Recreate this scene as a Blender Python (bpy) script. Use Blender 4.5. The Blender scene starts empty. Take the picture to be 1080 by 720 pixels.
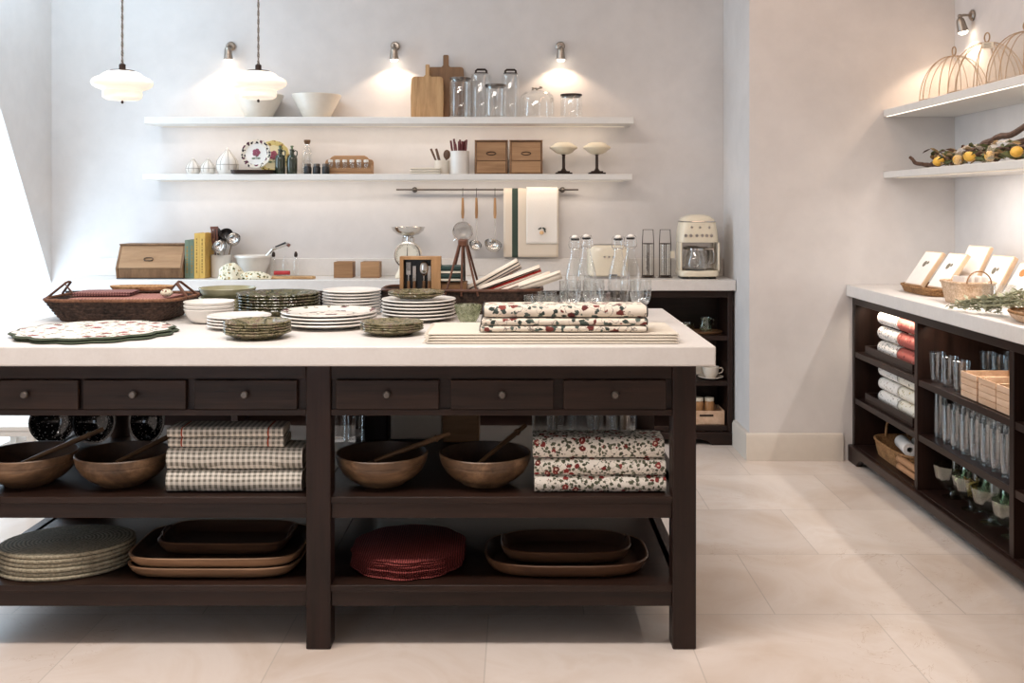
import bpy, bmesh, math, random
from mathutils import Vector, Matrix, noise
rnd = random.Random(7)
PI = math.pi
SC = bpy.context.scene
COL = SC.collection
F = 1060.0      # focal length in pixels of the 1080 px wide frame
EYE = 1.31      # camera height (m)

# ---- measuring helpers: where a sight line meets a depth / a height -------------------------
def gx(px, Y): return (px - 545) * Y / F
def gz(py, Y): return EYE - (py - 215) * Y / F
def gy(py, z): return (EYE - z) * F / (py - 215)

# ---- mesh helper ------------------------------------------------------------------------------
class MB:
    def __init__(s): s.v = []; s.f = []; s.M = Matrix.Identity(4)
    def at(s, loc=(0,0,0), rx=0, ry=0, rz=0, sc=1):
        s.M = Matrix.Translation(loc) @ Matrix.Rotation(rz,4,'Z') @ Matrix.Rotation(ry,4,'Y') @ Matrix.Rotation(rx,4,'X') @ Matrix.Scale(sc,4)
        return s
    def add(s, vs, fs):
        b = len(s.v)
        s.v += [s.M @ Vector(p) for p in vs]
        s.f += [tuple(b+i for i in f) for f in fs]
        return s
    def box(s, x0, x1, y0, y1, z0, z1):
        return s.add([(x0,y0,z0),(x1,y0,z0),(x1,y1,z0),(x0,y1,z0),(x0,y0,z1),(x1,y0,z1),(x1,y1,z1),(x0,y1,z1)],
              [(0,3,2,1),(4,5,6,7),(0,1,5,4),(1,2,6,5),(2,3,7,6),(3,0,4,7)])
    def prism(s, poly, a0, a1, axis='x'):
        n = len(poly)
        def P(u, v, a): return {'x':(a,u,v),'y':(u,a,v),'z':(u,v,a)}[axis]
        vs = [P(u,v,a0) for u,v in poly] + [P(u,v,a1) for u,v in poly]
        fs = [tuple(range(n))[::-1], tuple(range(n,2*n))] + [(i,(i+1)%n,n+(i+1)%n,n+i) for i in range(n)]
        return s.add(vs, fs)
    def lathe(s, prof, n=32, c=(0,0,0), mod=None, closed=False):
        vs = []; fs = []; rings = []
        for k,(r,z) in enumerate(prof):
            if r < 1e-6:
                rings.append([len(vs)]); vs.append((c[0],c[1],c[2]+z))
            else:
                rings.append(list(range(len(vs), len(vs)+n)))
                for i in range(n):
                    t = 2*PI*i/n
                    rr = r*(mod(t,k) if mod else 1)
                    vs.append((c[0]+rr*math.cos(t), c[1]+rr*math.sin(t), c[2]+z))
        m = len(prof)
        for k in range(m if closed else m-1):
            A = rings[k]; B = rings[(k+1)%m]
            if len(A)==1 and len(B)==1: continue
            for i in range(n):
                j = (i+1)%n
                if len(A)==1: fs.append((A[0],B[j],B[i]))
                elif len(B)==1: fs.append((A[i],A[j],B[0]))
                else: fs.append((A[i],A[j],B[j],B[i]))
        return s.add(vs, fs)
    def loft(s, secs, n=48, wob=None, cap0=True, cap1=True, closed=False):
        # secs: (z, hx, hy, exponent[, cx, cy])
        vs = []; fs = []
        for k, q in enumerate(secs):
            z,hx,hy,e = q[:4]; cx,cy = (q[4],q[5]) if len(q) > 4 else (0,0)
            for i in range(n):
                t = 2*PI*(i+.5)/n; ct = math.cos(t); st = math.sin(t)
                w = wob(t,k) if wob else 1
                vs.append((cx+w*hx*math.copysign(abs(ct)**(2/e),ct), cy+w*hy*math.copysign(abs(st)**(2/e),st), z))
        m = len(secs)
        for k in range(m if closed else m-1):
            for i in range(n):
                j=(i+1)%n; a=k*n; b=((k+1)%m)*n
                fs.append((a+i,a+j,b+j,b+i))
        if not closed:
            if cap0: fs.append(tuple(range(n))[::-1])
            if cap1: fs.append(tuple(range((m-1)*n, m*n)))
        return s.add(vs, fs)
    def tube(s, pts, r, n=8, closed=False):
        pts = [Vector(p) for p in pts]; m = len(pts)
        rs = r if isinstance(r,(list,tuple)) else [r]*m
        vs=[]; fs=[]; prev=None
        for k,p in enumerate(pts):
            if closed: d = pts[(k+1)%m]-pts[k-1]
            else: d = pts[min(k+1,m-1)]-pts[max(k-1,0)]
            d.normalize()
            if prev is None:
                up = Vector((0,0,1)) if abs(d.z)<.9 else Vector((1,0,0))
                u = d.cross(up).normalized()
            else:
                u = (prev - d*prev.dot(d))
                u = u.normalized() if u.length>1e-6 else d.orthogonal().normalized()
            prev=u; w=d.cross(u)
            for i in range(n):
                t=2*PI*i/n
                vs.append(p+(u*math.cos(t)+w*math.sin(t))*rs[k])
        for k in range(m if closed else m-1):
            for i in range(n):
                j=(i+1)%n; a=k*n; b=((k+1)%m)*n
                fs.append((a+i,a+j,b+j,b+i))
        if not closed: fs += [tuple(range(n))[::-1], tuple(range((m-1)*n,m*n))]
        return s.add(vs, fs)
    def ell(s, c, rx, ry, rz, n=16, m=9):
        vs=[(c[0],c[1],c[2]-rz)]; fs=[]
        for k in range(1,m):
            a=-PI/2+PI*k/m
            for i in range(n):
                t=2*PI*i/n
                vs.append((c[0]+rx*math.cos(a)*math.cos(t), c[1]+ry*math.cos(a)*math.sin(t), c[2]+rz*math.sin(a)))
        vs.append((c[0],c[1],c[2]+rz)); L=len(vs)-1
        for i in range(n):
            j=(i+1)%n
            fs.append((0,1+j,1+i)); fs.append((L,1+(m-2)*n+i,1+(m-2)*n+j))
            for k in range(m-2):
                a=1+k*n; b=a+n
                fs.append((a+i,a+j,b+j,b+i))
        return s.add(vs,fs)
    def grid(s, fn, nu, nv):
        vs=[fn(u/nu, v/nv) for u in range(nu+1) for v in range(nv+1)]
        fs=[(u*(nv+1)+v,(u+1)*(nv+1)+v,(u+1)*(nv+1)+v+1,u*(nv+1)+v+1) for u in range(nu) for v in range(nv)]
        return s.add(vs,fs)
    def build(s, name, mat, parent=None, bevel=0, seg=2, sub=0, solid=0, ang=38):
        me = bpy.data.meshes.new(name)
        me.from_pydata([tuple(p) for p in s.v], [], s.f)
        bm = bmesh.new(); bm.from_mesh(me)
        if not solid: bmesh.ops.recalc_face_normals(bm, faces=bm.faces)
        bm.to_mesh(me); bm.free()
        for p in me.polygons: p.use_smooth = True
        me.set_sharp_from_angle(angle=math.radians(ang))
        for mm in (mat if isinstance(mat,(list,tuple)) else [mat]): me.materials.append(mm)
        o = bpy.data.objects.new(name, me); COL.objects.link(o)
        if parent is not None: o.parent = parent
        if solid:
            md=o.modifiers.new('solid','SOLIDIFY'); md.thickness=solid; md.offset=0
        if bevel:
            md=o.modifiers.new('bevel','BEVEL'); md.width=bevel; md.segments=seg; md.limit_method='ANGLE'; md.angle_limit=math.radians(40)
        if sub:
            md=o.modifiers.new('sub','SUBSURF'); md.levels=sub; md.render_levels=sub
        return o

def tag(o, label, cat, group=None, kind=None):
    w = len(label.split())
    if not 4 <= w <= 16: print('LABEL WORDS', w, label)
    o['label']=label; o['category']=cat
    if group: o['group']=group
    if kind: o['kind']=kind
    return o
def thing(name, label, cat, loc=(0,0,0), rz=0, group=None, rx=0, ry=0):
    o = bpy.data.objects.new(name, None); COL.objects.link(o)
    o.empty_display_size=.05
    o.location=loc; o.rotation_euler=(rx,ry,rz)
    return tag(o,label,cat,group)
def put(o, loc, rz=0, rx=0, ry=0):
    o.location=loc; o.rotation_euler=(rx,ry,rz); return o
def copy_tree(o, parent=None):
    c=o.copy(); COL.objects.link(c)
    if parent is not None: c.parent=parent
    for ch in list(o.children): copy_tree(ch,c)
    return c
def dup(o, loc, rz=0, label=None, rx=0, ry=0):
    c=copy_tree(o); c.location=loc; c.rotation_euler=(rx,ry,rz)
    if label:
        w=len(label.split())
        if not 4<=w<=16: print('LABEL WORDS',w,label)
        c['label']=label
    return c
def struct(name, mb, mat, bevel=0, parent=None):
    o=mb.build(name,mat,parent,bevel)
    if parent is None: o['kind']='structure'
    return o
ORD=['topmost','second from the top','third from the top','fourth from the top','fifth from the top','sixth from the top','seventh from the top','eighth from the top']
def ordn(i,n):   # i counted from the bottom
    k=n-1-i
    if n==2: return ['upper','lower'][k]
    return 'bottom' if k==n-1 else ORD[k]
def stack(proto, n, loc, dz, lab, cat, group, spin=True, jit=.002):
    """n copies of a one-mesh thing, bottom first; lab holds {} for the place in the stack"""
    out=[]
    for i in range(n):
        o = proto if i==0 else copy_tree(proto)
        o.location=(loc[0]+rnd.uniform(-jit,jit), loc[1]+rnd.uniform(-jit,jit), loc[2]+i*dz)
        if spin: o.rotation_euler[2]=rnd.uniform(0,6)
        tag(o, lab.format(ordn(i,n)), cat, group)
        out.append(o)
    return out

# ---- materials ------------------------------------------------------------------------------
def C(r,g,b):
    f=lambda v: (v/255/12.92) if v/255<=.04045 else ((v/255+.055)/1.055)**2.4
    return (f(r),f(g),f(b),1)
class NT:
    def __init__(s,name):
        s.m=bpy.data.materials.new(name); s.m.use_nodes=True; s.t=s.m.node_tree
        s.t.nodes.clear(); s.out=s.n('ShaderNodeOutputMaterial')
    def n(s,typ,**kw):
        x=s.t.nodes.new(typ)
        for k,v in kw.items(): setattr(x,k,v)
        return x
    def l(s,a,b):
        if hasattr(a,'is_linked'): s.t.links.new(a,b)
        else: b.default_value=a
    def bsdf(s,rough=.5,metal=0,spec=.5):
        b=s.n('ShaderNodeBsdfPrincipled'); b.inputs['Roughness'].default_value=rough
        b.inputs['Metallic'].default_value=metal; b.inputs['Specular IOR Level'].default_value=spec
        s.l(b.outputs[0],s.out.inputs[0]); return b
    def coord(s,scale=(1,1,1),loc=(0,0,0),rot=(0,0,0),rand=False,kind='Object'):
        tc=s.n('ShaderNodeTexCoord'); mp=s.n('ShaderNodeMapping')
        mp.inputs['Scale'].default_value=scale; mp.inputs['Rotation'].default_value=rot
        if rand:
            oi=s.n('ShaderNodeObjectInfo'); vm=s.n('ShaderNodeVectorMath',operation='SCALE')
            cx=s.n('ShaderNodeCombineXYZ')
            for i in range(3): s.l(oi.outputs['Random'],cx.inputs[i])
            s.l(cx.outputs[0],vm.inputs[0]); vm.inputs['Scale'].default_value=13.7
            s.l(vm.outputs[0],mp.inputs['Location'])
        else: mp.inputs['Location'].default_value=loc
        s.l(tc.outputs[kind],mp.inputs[0]); return mp.outputs[0]
    def noise(s,co,scale,detail=4,rough=.55,dist=0):
        x=s.n('ShaderNodeTexNoise'); x.inputs['Scale'].default_value=scale; x.inputs['Detail'].default_value=detail
        x.inputs['Roughness'].default_value=rough; x.inputs['Distortion'].default_value=dist
        s.l(co,x.inputs['Vector']); return x.outputs['Fac']
    def ramp(s,fac,stops,interp='LINEAR'):
        r=s.n('ShaderNodeValToRGB'); r.color_ramp.interpolation=interp
        e=r.color_ramp.elements
        while len(e)<len(stops): e.new(.5)
        for el,(p,c) in zip(e,stops): el.position=p; el.color=c
        s.l(fac,r.inputs[0]); return r.outputs[0]
    def mix(s,fac,a,b,mode='MIX'):
        x=s.n('ShaderNodeMix',data_type='RGBA',blend_type=mode)
        for sock,val in ((0,fac),(6,a),(7,b)):
            if hasattr(val,'is_linked'): s.l(val,x.inputs[sock])
            else: x.inputs[sock].default_value=val
        return x.outputs[2]
    def math(s,op,a,b=None,c=None):
        x=s.n('ShaderNodeMath',operation=op)
        for i,val in enumerate((a,b,c)):
            if val is None: continue
            if hasattr(val,'is_linked'): s.l(val,x.inputs[i])
            else: x.inputs[i].default_value=val
        return x.outputs[0]
    def bump(s,b,h,strength=.2,dist=.01):
        x=s.n('ShaderNodeBump'); x.inputs['Strength'].default_value=strength; x.inputs['Distance'].default_value=dist
        s.l(h,x.inputs['Height']); s.l(x.outputs[0],b.inputs['Normal'])

def m_plain(name,col,rough=.5,metal=0,spec=.5,var=.06,sc=30,bump=0):
    t=NT(name); b=t.bsdf(rough,metal,spec)
    co=t.coord(rand=True); nz=t.noise(co,sc,3)
    d=tuple(max(0,x*(1-var)) for x in col[:3])+(1,); u=tuple(min(1,x*(1+var)) for x in col[:3])+(1,)
    t.l(t.ramp(nz,[(.3,d),(.7,u)]),b.inputs['Base Color'])
    if bump: t.bump(b,nz,bump,.004)
    return t.m
def m_wood(name,c1,c2,axis=0,rough=.45,scale=14,spec=.4,bump=.12,stretch=.09,c3=None):
    t=NT(name); b=t.bsdf(rough,0,spec)
    sc=[1,1,1]; sc[axis]=stretch
    co=t.coord(scale=tuple(sc),rand=True)
    n1=t.noise(co,scale,6,.6,.6); n2=t.noise(co,scale*6,3,.6)
    f=t.math('ADD',t.math('MULTIPLY',n1,.75),t.math('MULTIPLY',n2,.25))
    st=[(.33,c1),(.62,c2)]
    if c3: st=[(.3,c1),(.5,c2),(.68,c3)]
    t.l(t.ramp(f,st),b.inputs['Base Color']); t.bump(b,f,bump,.003)
    return t.m
def m_glass(name,tint=(.97,.985,.985,1),edge=.75,base=.05,rough=.02,gl=(1,1,1,1)):
    t=NT(name)
    tr=t.n('ShaderNodeBsdfTransparent'); tr.inputs[0].default_value=tint
    g=t.n('ShaderNodeBsdfGlossy'); g.inputs['Roughness'].default_value=rough; g.inputs[0].default_value=gl
    lw=t.n('ShaderNodeLayerWeight'); lw.inputs[0].default_value=.35
    f=t.math('ADD',t.math('MULTIPLY',t.math('POWER',lw.outputs['Facing'],2.2),edge),base)
    mx=t.n('ShaderNodeMixShader'); t.l(f,mx.inputs[0]); t.l(tr.outputs[0],mx.inputs[1]); t.l(g.outputs[0],mx.inputs[2])
    t.l(mx.outputs[0],t.out.inputs[0]); return t.m
def m_greenglass(name,cols,trans=.25,sc=30,tint=(.55,.6,.4,1)):
    t=NT(name)
    b=t.n('ShaderNodeBsdfPrincipled'); b.inputs['Roughness'].default_value=.12
    co=t.coord(rand=True); nz=t.noise(co,sc,4,.65,.8)
    t.l(t.ramp(nz,list(zip((.28,.42,.52,.62,.72),cols))),b.inputs['Base Color'])
    t.bump(b,t.noise(co,sc*1.5,2),.5,.006)
    tr=t.n('ShaderNodeBsdfTransparent'); tr.inputs[0].default_value=tint
    mx=t.n('ShaderNodeMixShader'); mx.inputs[0].default_value=1-trans
    t.l(tr.outputs[0],mx.inputs[1]); t.l(b.outputs[0],mx.inputs[2]); t.l(mx.outputs[0],t.out.inputs[0]); return t.m
def m_emit(name,col,strength):
    t=NT(name); e=t.n('ShaderNodeEmission'); e.inputs[0].default_value=col; e.inputs[1].default_value=strength
    t.l(e.outputs[0],t.out.inputs[0]); return t.m
def m_gingham(name,bg,fg,period,trim=None,trim_at=()):
    t=NT(name); b=t.bsdf(.9,0,.1)
    co=t.coord(); sp=t.n('ShaderNodeSeparateXYZ'); t.l(co,sp.inputs[0])
    yz=t.math('ADD',sp.outputs[1],sp.outputs[2])
    def band(v): return t.math('GREATER_THAN',t.math('FRACT',t.math('DIVIDE',t.math('ADD',v,5),period)),.5)
    f=t.math('MULTIPLY',t.math('ADD',band(sp.outputs[0]),band(yz)),.5)
    col=t.ramp(f,[(0,bg),(.5,tuple((bg[i]*.58+fg[i]*.42) for i in range(3))+(1,)),(1,fg)])
    if trim:
        for a in trim_at:
            k=t.math('LESS_THAN',t.math('ABSOLUTE',t.math('SUBTRACT',sp.outputs[0],a)),.0022)
            col=t.mix(k,col,trim)
    t.l(col,b.inputs['Base Color'])
    t.bump(b,t.noise(co,400,2),.15,.002); return t.m
def m_floral(name,bg,leaf,flower,s_leaf=55,s_flower=26,leaf_r=.33,fl_r=.25,keep=.55,stem=None,center=None,lkeep=.75):
    t=NT(name); b=t.bsdf(.88,0,.15)
    co=t.coord(rand=True)
    wob=t.n('ShaderNodeTexNoise'); wob.inputs['Scale'].default_value=s_leaf*1.6; t.l(co,wob.inputs['Vector'])
    ad=t.n('ShaderNodeVectorMath',operation='SCALE'); ad.inputs['Scale'].default_value=.9/s_leaf; t.l(wob.outputs['Color'],ad.inputs[0])
    c2=t.n('ShaderNodeVectorMath',operation='ADD'); t.l(co,c2.inputs[0]); t.l(ad.outputs[0],c2.inputs[1])
    def spots(scale,rad,kp):
        v=t.n('ShaderNodeTexVoronoi'); v.inputs['Scale'].default_value=scale; t.l(c2.outputs[0],v.inputs['Vector'])
        sx=t.n('ShaderNodeSeparateColor'); t.l(v.outputs['Color'],sx.inputs[0])
        a=t.math('LESS_THAN',v.outputs['Distance'],rad); k=t.math('LESS_THAN',sx.outputs[0],kp)
        return t.math('MULTIPLY',a,k), v.outputs['Distance'], sx.outputs[1]
    col=bg
    if stem:
        nz=t.noise(c2.outputs[0],s_leaf*.45,1)
        k=t.math('LESS_THAN',t.math('ABSOLUTE',t.math('SUBTRACT',nz,.5)),.008)
        col=t.mix(k,col,stem)
    m1,d1,h1=spots(s_leaf,leaf_r,lkeep)
    lf=t.mix(h1,leaf,tuple(x*.45 for x in leaf[:3])+(1,))
    col=t.mix(m1,col,lf)
    m2,d2,h2=spots(s_flower,fl_r,keep)
    fl=t.mix(h2,flower,tuple(x*.5 for x in flower[:3])+(1,))
    if center: fl=t.mix(t.math('LESS_THAN',d2,fl_r*.42),fl,center)
    col=t.mix(m2,col,fl)
    t.l(col,b.inputs['Base Color']); t.bump(b,t.noise(co,300,2),.12,.002); return t.m
def m_stripes(name,bg,axis,bands,rough=.9):
    """bands: (lo, hi, colour) along the object's own axis"""
    t=NT(name); b=t.bsdf(rough,0,.12)
    co=t.coord(); sp=t.n('ShaderNodeSeparateXYZ'); t.l(co,sp.inputs[0]); v=sp.outputs[axis]; col=bg
    for lo,hi,c in bands:
        k=t.math('MULTIPLY',t.math('GREATER_THAN',v,lo),t.math('LESS_THAN',v,hi)); col=t.mix(k,col,c)
    t.l(col,b.inputs['Base Color']); t.bump(b,t.noise(co,350,2),.15,.002); return t.m
def m_wicker(name,c1,c2,sc=90,rough=.7):
    t=NT(name); b=t.bsdf(rough,0,.25)
    co=t.coord(rand=True)
    n=t.noise(co,sc,3,.6); n2=t.noise(co,sc*.15,2)
    f=t.math('ADD',t.math('MULTIPLY',n,.6),t.math('MULTIPLY',n2,.4))
    t.l(t.ramp(f,[(.35,c1),(.65,c2)]),b.inputs['Base Color']); t.bump(b,n,.4,.004); return t.m

M={}
# the room
def mk_room():
    t=NT('plaster'); b=t.bsdf(.85,0,.2)
    co=t.coord(); n1=t.noise(co,1.6,6,.6,.4); n2=t.noise(co,9,5,.6)
    f=t.math('ADD',t.math('MULTIPLY',n1,.7),t.math('MULTIPLY',n2,.3))
    t.l(t.ramp(f,[(.32,C(210,205,202)),(.68,C(226,221,218))]),b.inputs['Base Color']); t.bump(b,n2,.06,.01); M['plaster']=t.m
    t=NT('limestone_floor'); b=t.bsdf(.32,0,.45)
    co=t.coord(loc=(.09,.09,0))
    br=t.n('ShaderNodeTexBrick'); br.offset=.5; br.offset_frequency=2
    br.inputs['Scale'].default_value=1; br.inputs['Mortar Size'].default_value=.0022; br.inputs['Mortar Smooth'].default_value=.2
    br.inputs['Brick Width'].default_value=.61; br.inputs['Row Height'].default_value=.55
    br.inputs['Color1'].default_value=(0,0,0,1); br.inputs['Color2'].default_value=(1,1,1,1); br.inputs['Bias'].default_value=0
    t.l(co,br.inputs['Vector'])
    tone=t.mix(br.outputs['Color'],C(234,223,214),C(219,206,196))
    cl=t.noise(co,2.2,6,.6,1.2); cloud=t.ramp(cl,[(.3,C(235,226,216)),(.55,C(255,255,255)),(.8,C(228,214,198))])
    col=t.mix(.8,tone,cloud,'MULTIPLY')
    vn=t.noise(co,2.6,5,.6,1.8); vein=t.math('LESS_THAN',t.math('ABSOLUTE',t.math('SUBTRACT',vn,.5)),.0022)
    vm=t.math('MULTIPLY',vein,t.math('GREATER_THAN',t.noise(co,1.1,2),.55))
    col=t.mix(t.math('MULTIPLY',vm,.45),col,C(178,148,118))
    col=t.mix(t.math('MULTIPLY',br.outputs['Fac'],.55),col,C(168,156,144))
    t.l(col,b.inputs['Base Color'])
    t.l(t.ramp(cl,[(.3,(.28,)*3+(1,)),(.7,(.42,)*3+(1,))]),b.inputs['Roughness'])
    M['floor']=t.m
    t=NT('stone_worktop'); b=t.bsdf(.42,0,.4)
    co=t.coord(); n=t.noise(co,14,6,.65); n2=t.noise(co,90,3)
    f=t.math('ADD',t.math('MULTIPLY',n,.65),t.math('MULTIPLY',n2,.35))
    t.l(t.ramp(f,[(.3,C(219,213,207)),(.7,C(230,225,220))]),b.inputs['Base Color']); t.bump(b,n2,.08,.002); M['stone']=t.m
mk_room()
M['paint']=m_plain('white_paint',C(226,222,216),.5,var=.02)
M['base']=m_plain('baseboard_paint',C(214,204,192),.5,var=.02)
M['ceil']=m_plain('ceiling_paint',C(232,229,225),.8,var=.02)
M['dark']=m_wood('dark_stained_wood',C(23,13,9),C(48,31,24),0,.38,20,.28,.15,.06)
M['darkv']=m_wood('dark_stained_wood_upright',C(23,13,9),C(47,30,24),2,.38,20,.28,.15,.06)
M['darky']=m_wood('dark_stained_wood_deep',C(23,13,9),C(47,30,24),1,.38,20,.28,.15,.06)
M['drawer']=m_wood('drawer_wood',C(17,10,8),C(54,37,29),0,.45,26,.28,.35,.045)
M['pewter']=m_plain('pewter',C(105,98,92),.35,.8)
M['brownmetal']=m_plain('dark_bronze',C(60,48,42),.4,.7)
M['steel']=m_plain('polished_steel',C(205,202,198),.16,1,var=.03)
M['nickel']=m_plain('brushed_nickel',C(160,150,140),.28,1,var=.04)
M['black']=m_plain('black_plastic',C(22,21,21),.4)
M['wire']=m_plain('dark_wire',C(70,60,54),.4,.8)
M['ceram']=m_plain('white_glazed_ceramic',C(232,227,220),.22,var=.02)
M['cream']=m_plain('cream_enamel',C(236,224,200),.2,var=.015)
M['ironst']=m_plain('cream_stoneware',C(226,216,202),.35,var=.03)
M['bowlwood']=m_wood('mango_wood',C(50,38,29),C(110,84,62),0,.4,12,.4,.25,.16,C(168,134,102))
M['bowlin']=m_wood('mango_wood_inside',C(46,32,24),C(78,55,40),0,.5,9,.3,.2,.25)
M['spoonw']=m_wood('spoon_wood',C(84,61,43),C(136,102,72),0,.5,18,.3)
M['oak']=m_wood('oak',C(140,102,66),C(186,146,104),2,.5,12,.3,.2,.12)
M['oakx']=m_wood('oak_across',C(134,98,66),C(180,140,102),0,.5,12,.3,.2,.1)
M['acacia']=m_wood('acacia_board',C(136,96,60),C(192,152,106),2,.45,10,.3,.2,.12,C(214,178,132))
M['walnut']=m_wood('walnut_board',C(92,64,42),C(142,106,74),2,.45,10,.3,.2,.12)
M['pine']=m_wood('pale_crate_wood',C(188,150,118),C(224,192,164),1,.6,14,.25,.2,.1)
M['redwood']=m_wood('reddish_wood',C(64,38,28),C(106,68,50),2,.45,16,.35,.2,.1)
M['tray']=m_wood('dark_tray_wood',C(40,27,20),C(78,54,40),0,.42,12,.4,.2,.1)
M['trayrim']=m_wood('tray_edge_wood',C(100,74,54),C(154,120,92),0,.45,12,.3,.2,.1)
M['glass']=m_glass('clear_glass',(.985,.99,.99,1),.78,.05)
M['pane']=m_glass('window_glass',(.98,.99,.99,1),.15,.02)
M['ribglass']=m_glass('ribbed_glass',(.945,.955,.955,1),.95,.10,.05)
M['paleglass']=m_glass('pale_green_glass',(.86,.9,.82,1),.8,.1,.05)
# light powers per colour channel (W)
SPOT=(4.6,3.4,2.4); STRIP=(1.7,1.45,1.2); STRIP_R=(9.0,8.5,8.0); CAB=(1.3,1.12,.92)
DAY=(31,44,57); SKY=(1.35,1.42,1.5); SHOP=(2.5,3.2,4.2); SHOP_A=0; OPAL=(.46,.40,.33); EXPO=0.1
DOWN=[(-.95,2.25,2.4,.4,(74,68,64)),(1.3,3.6,.5,2.4,(9,6.2,4.6)),(-2.25,4.8,.6,1.3,(9,12.4,15.2))]  # last entry is an added, unseen cool fill over the left corner
# ================================ THE ROOM ================================
BACK=5.79; RIGHT=2.24; LEFT=-2.68; PIERX=1.19; PIERY=5.14; CEIL=3.0; FRONT=-1.6
TOP=.898        # worktop height
struct('floor', MB().box(-5.5,RIGHT+.12,FRONT-.12,BACK+.12,-.08,0), M['floor'])
struct('ceiling', MB().box(LEFT-.12,RIGHT+.12,FRONT-.12,BACK+.12,CEIL,CEIL+.1), M['ceil'])
struct('wall_back', MB().box(LEFT-.12,PIERX,BACK,BACK+.12,0,CEIL), M['plaster'])
struct('wall_corner', MB().box(PIERX,RIGHT+.12,PIERY,BACK+.12,0,CEIL), M['plaster'])
struct('wall_right', MB().box(RIGHT,RIGHT+.12,FRONT,PIERY,0,CEIL), M['plaster'])
struct('wall_front', MB().box(-1.5,RIGHT+.12,FRONT-.12,FRONT,0,CEIL).box(LEFT-.12,-1.5,FRONT-.12,FRONT,0,.25).box(LEFT-.12,-1.5,FRONT-.12,FRONT,2.75,CEIL).box(LEFT-.12,LEFT+.05,FRONT-.12,FRONT,.25,2.75), M['plaster'])
struct('window_2', MB().box(LEFT+.05,-1.5,FRONT-.07,FRONT-.062,.25,2.75), M['pane'])
# the left wall has a tall glazed opening whose head follows a steep rake
WY=4.25
struct('wall_left', MB().prism([(BACK,.85),(BACK,CEIL),(4.5,CEIL)],LEFT-.12,LEFT,'x').box(LEFT-.12,LEFT,FRONT,WY,0,CEIL), M['plaster'])
win=struct('window_1', MB().box(LEFT-.075,LEFT-.068,WY+.04,BACK-.03,.04,CEIL-.04), M['pane'])
fr=MB().box(LEFT-.1,LEFT-.04,WY,BACK,0,.04).box(LEFT-.1,LEFT-.04,WY,WY+.04,.04,CEIL)
fr.build('window_frame',M['paint'],win)
bb=[(PIERY-.02,0),(PIERY-.02,.12),(PIERY-.014,.135),(PIERY-.001,.14),(PIERY-.001,0)]
struct('baseboard_corner', MB().prism(bb,PIERX-.02,1.665,'x'), M['base'])
struct('baseboard_side', MB().prism([(PIERX-.02,0),(PIERX-.02,.12),(PIERX-.014,.135),(PIERX-.001,.14),(PIERX-.001,0)],PIERY-.001,5.46,'y'), M['base'])

# ================================ FITTED FURNITURE ================================
# back run: dark carcass under a pale stone top
bc=thing('back_cabinet','long dark wooden shelf cabinet under the pale back worktop','cabinet',(0,0,0))
CF=5.475; CB=BACK-.008
o=MB().box(-2.46,-2.42,CF,CB,.04,.838); o.build('side_panel',M['darkv'],bc,.003)
MB().box(1.15,1.178,CF,CB,.04,.838).build('side_panel',M['darkv'],bc,.003)
MB().box(-2.42,1.15,CB-.012,CB,.04,.838).build('back_panel',M['dark'],bc)
for x in (-1.54,-.65,.24): MB().box(x-.018,x+.018,CF+.004,CB-.012,.11,.80).build('divider',M['darkv'],bc,.002)
for z0,z1 in ((.072,.1),(.318,.345),(.565,.592)):
    for xa,xb in ((-2.42,-1.558),(-1.522,-.668),(-.632,.222),(.258,1.15)):
        MB().box(xa,xb,CF+.006,CB-.012,z0,z1).build('shelf',M['dark'],bc,.002)
MB().box(-2.42,1.15,CF,CF+.03,.80,.838).build('top_rail',M['dark'],bc,.002)
p=[(-2.47,0),(-2.47,.07),(1.178,.07),(1.178,0),(1.06,0),(1.04,.02),(1.0,.032),(-2.3,.032),(-2.33,.02),(-2.35,0)]
MB().prism(p,CF-.02,CF+.012,'y').build('plinth',M['dark'],bc,.004)
bt=thing('worktop','pale stone worktop with low upstand along the back wall','worktop',(0,0,0))
MB().box(-2.49,1.186,5.44,BACK-.002,.84,TOP).build('slab',M['stone'],bt,.004)
MB().box(-2.41,1.186,BACK-.024,BACK-.002,TOP,.998).build('upstand',M['stone'],bt,.003)

# right run
rc=thing('side_cabinet','dark wooden open shelf cabinet along the right wall','cabinet',(0,0,0))
XF=1.715; XB=RIGHT-.005; Y0=2.55; Y1=PIERY-.004
for ya,yb in ((Y1-.03,Y1),(Y0,Y0+.03)): MB().box(XF,XB,ya,yb,.07,.838).build('side_panel',M['darkv'],rc,.003)
DIV=(4.32,3.485)
for y in DIV: MB().box(XF,XB-.012,y-.016,y+.016,.07,.8).build('divider',M['darkv'],rc,.002)
MB().box(XB-.012,XB,Y0+.03,Y1-.03,.07,.838).build('back_panel',M['darky'],rc)
MB().box(XF,XF+.03,Y0+.03,Y1-.03,.8,.838).build('top_rail',M['darky'],rc,.002)
BAY=((DIV[0]+.016,Y1-.03),(DIV[1]+.016,DIV[0]-.016),(Y0+.03,DIV[1]-.016))
RS=(.087,.325,.56)      # shelf tops
for k,z in enumerate(RS):
    for ya,yb in BAY: MB().box(XF+.004,XB-.012,ya,yb,z-.028,z).build('shelf',M['darky'],rc,.002)
p=[(Y1,0),(Y1,.085),(Y0,.085),(Y0,0),(Y0+.1,0),(Y0+.12,.03),(Y0+.16,.042),(Y1-.2,.042),(Y1-.17,.034),(Y1-.14,.014),(Y1-.13,0)]
MB().prism(p,XF-.024,XF+.006,'x').build('plinth',M['darky'],rc,.006,3)
rt=thing('worktop','pale stone worktop along the right wall','worktop',(0,0,0))
MB().box(1.685,RIGHT-.002,Y0-.03,PIERY-.002,.84,TOP).build('slab',M['stone'],rt,.004)

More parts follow.
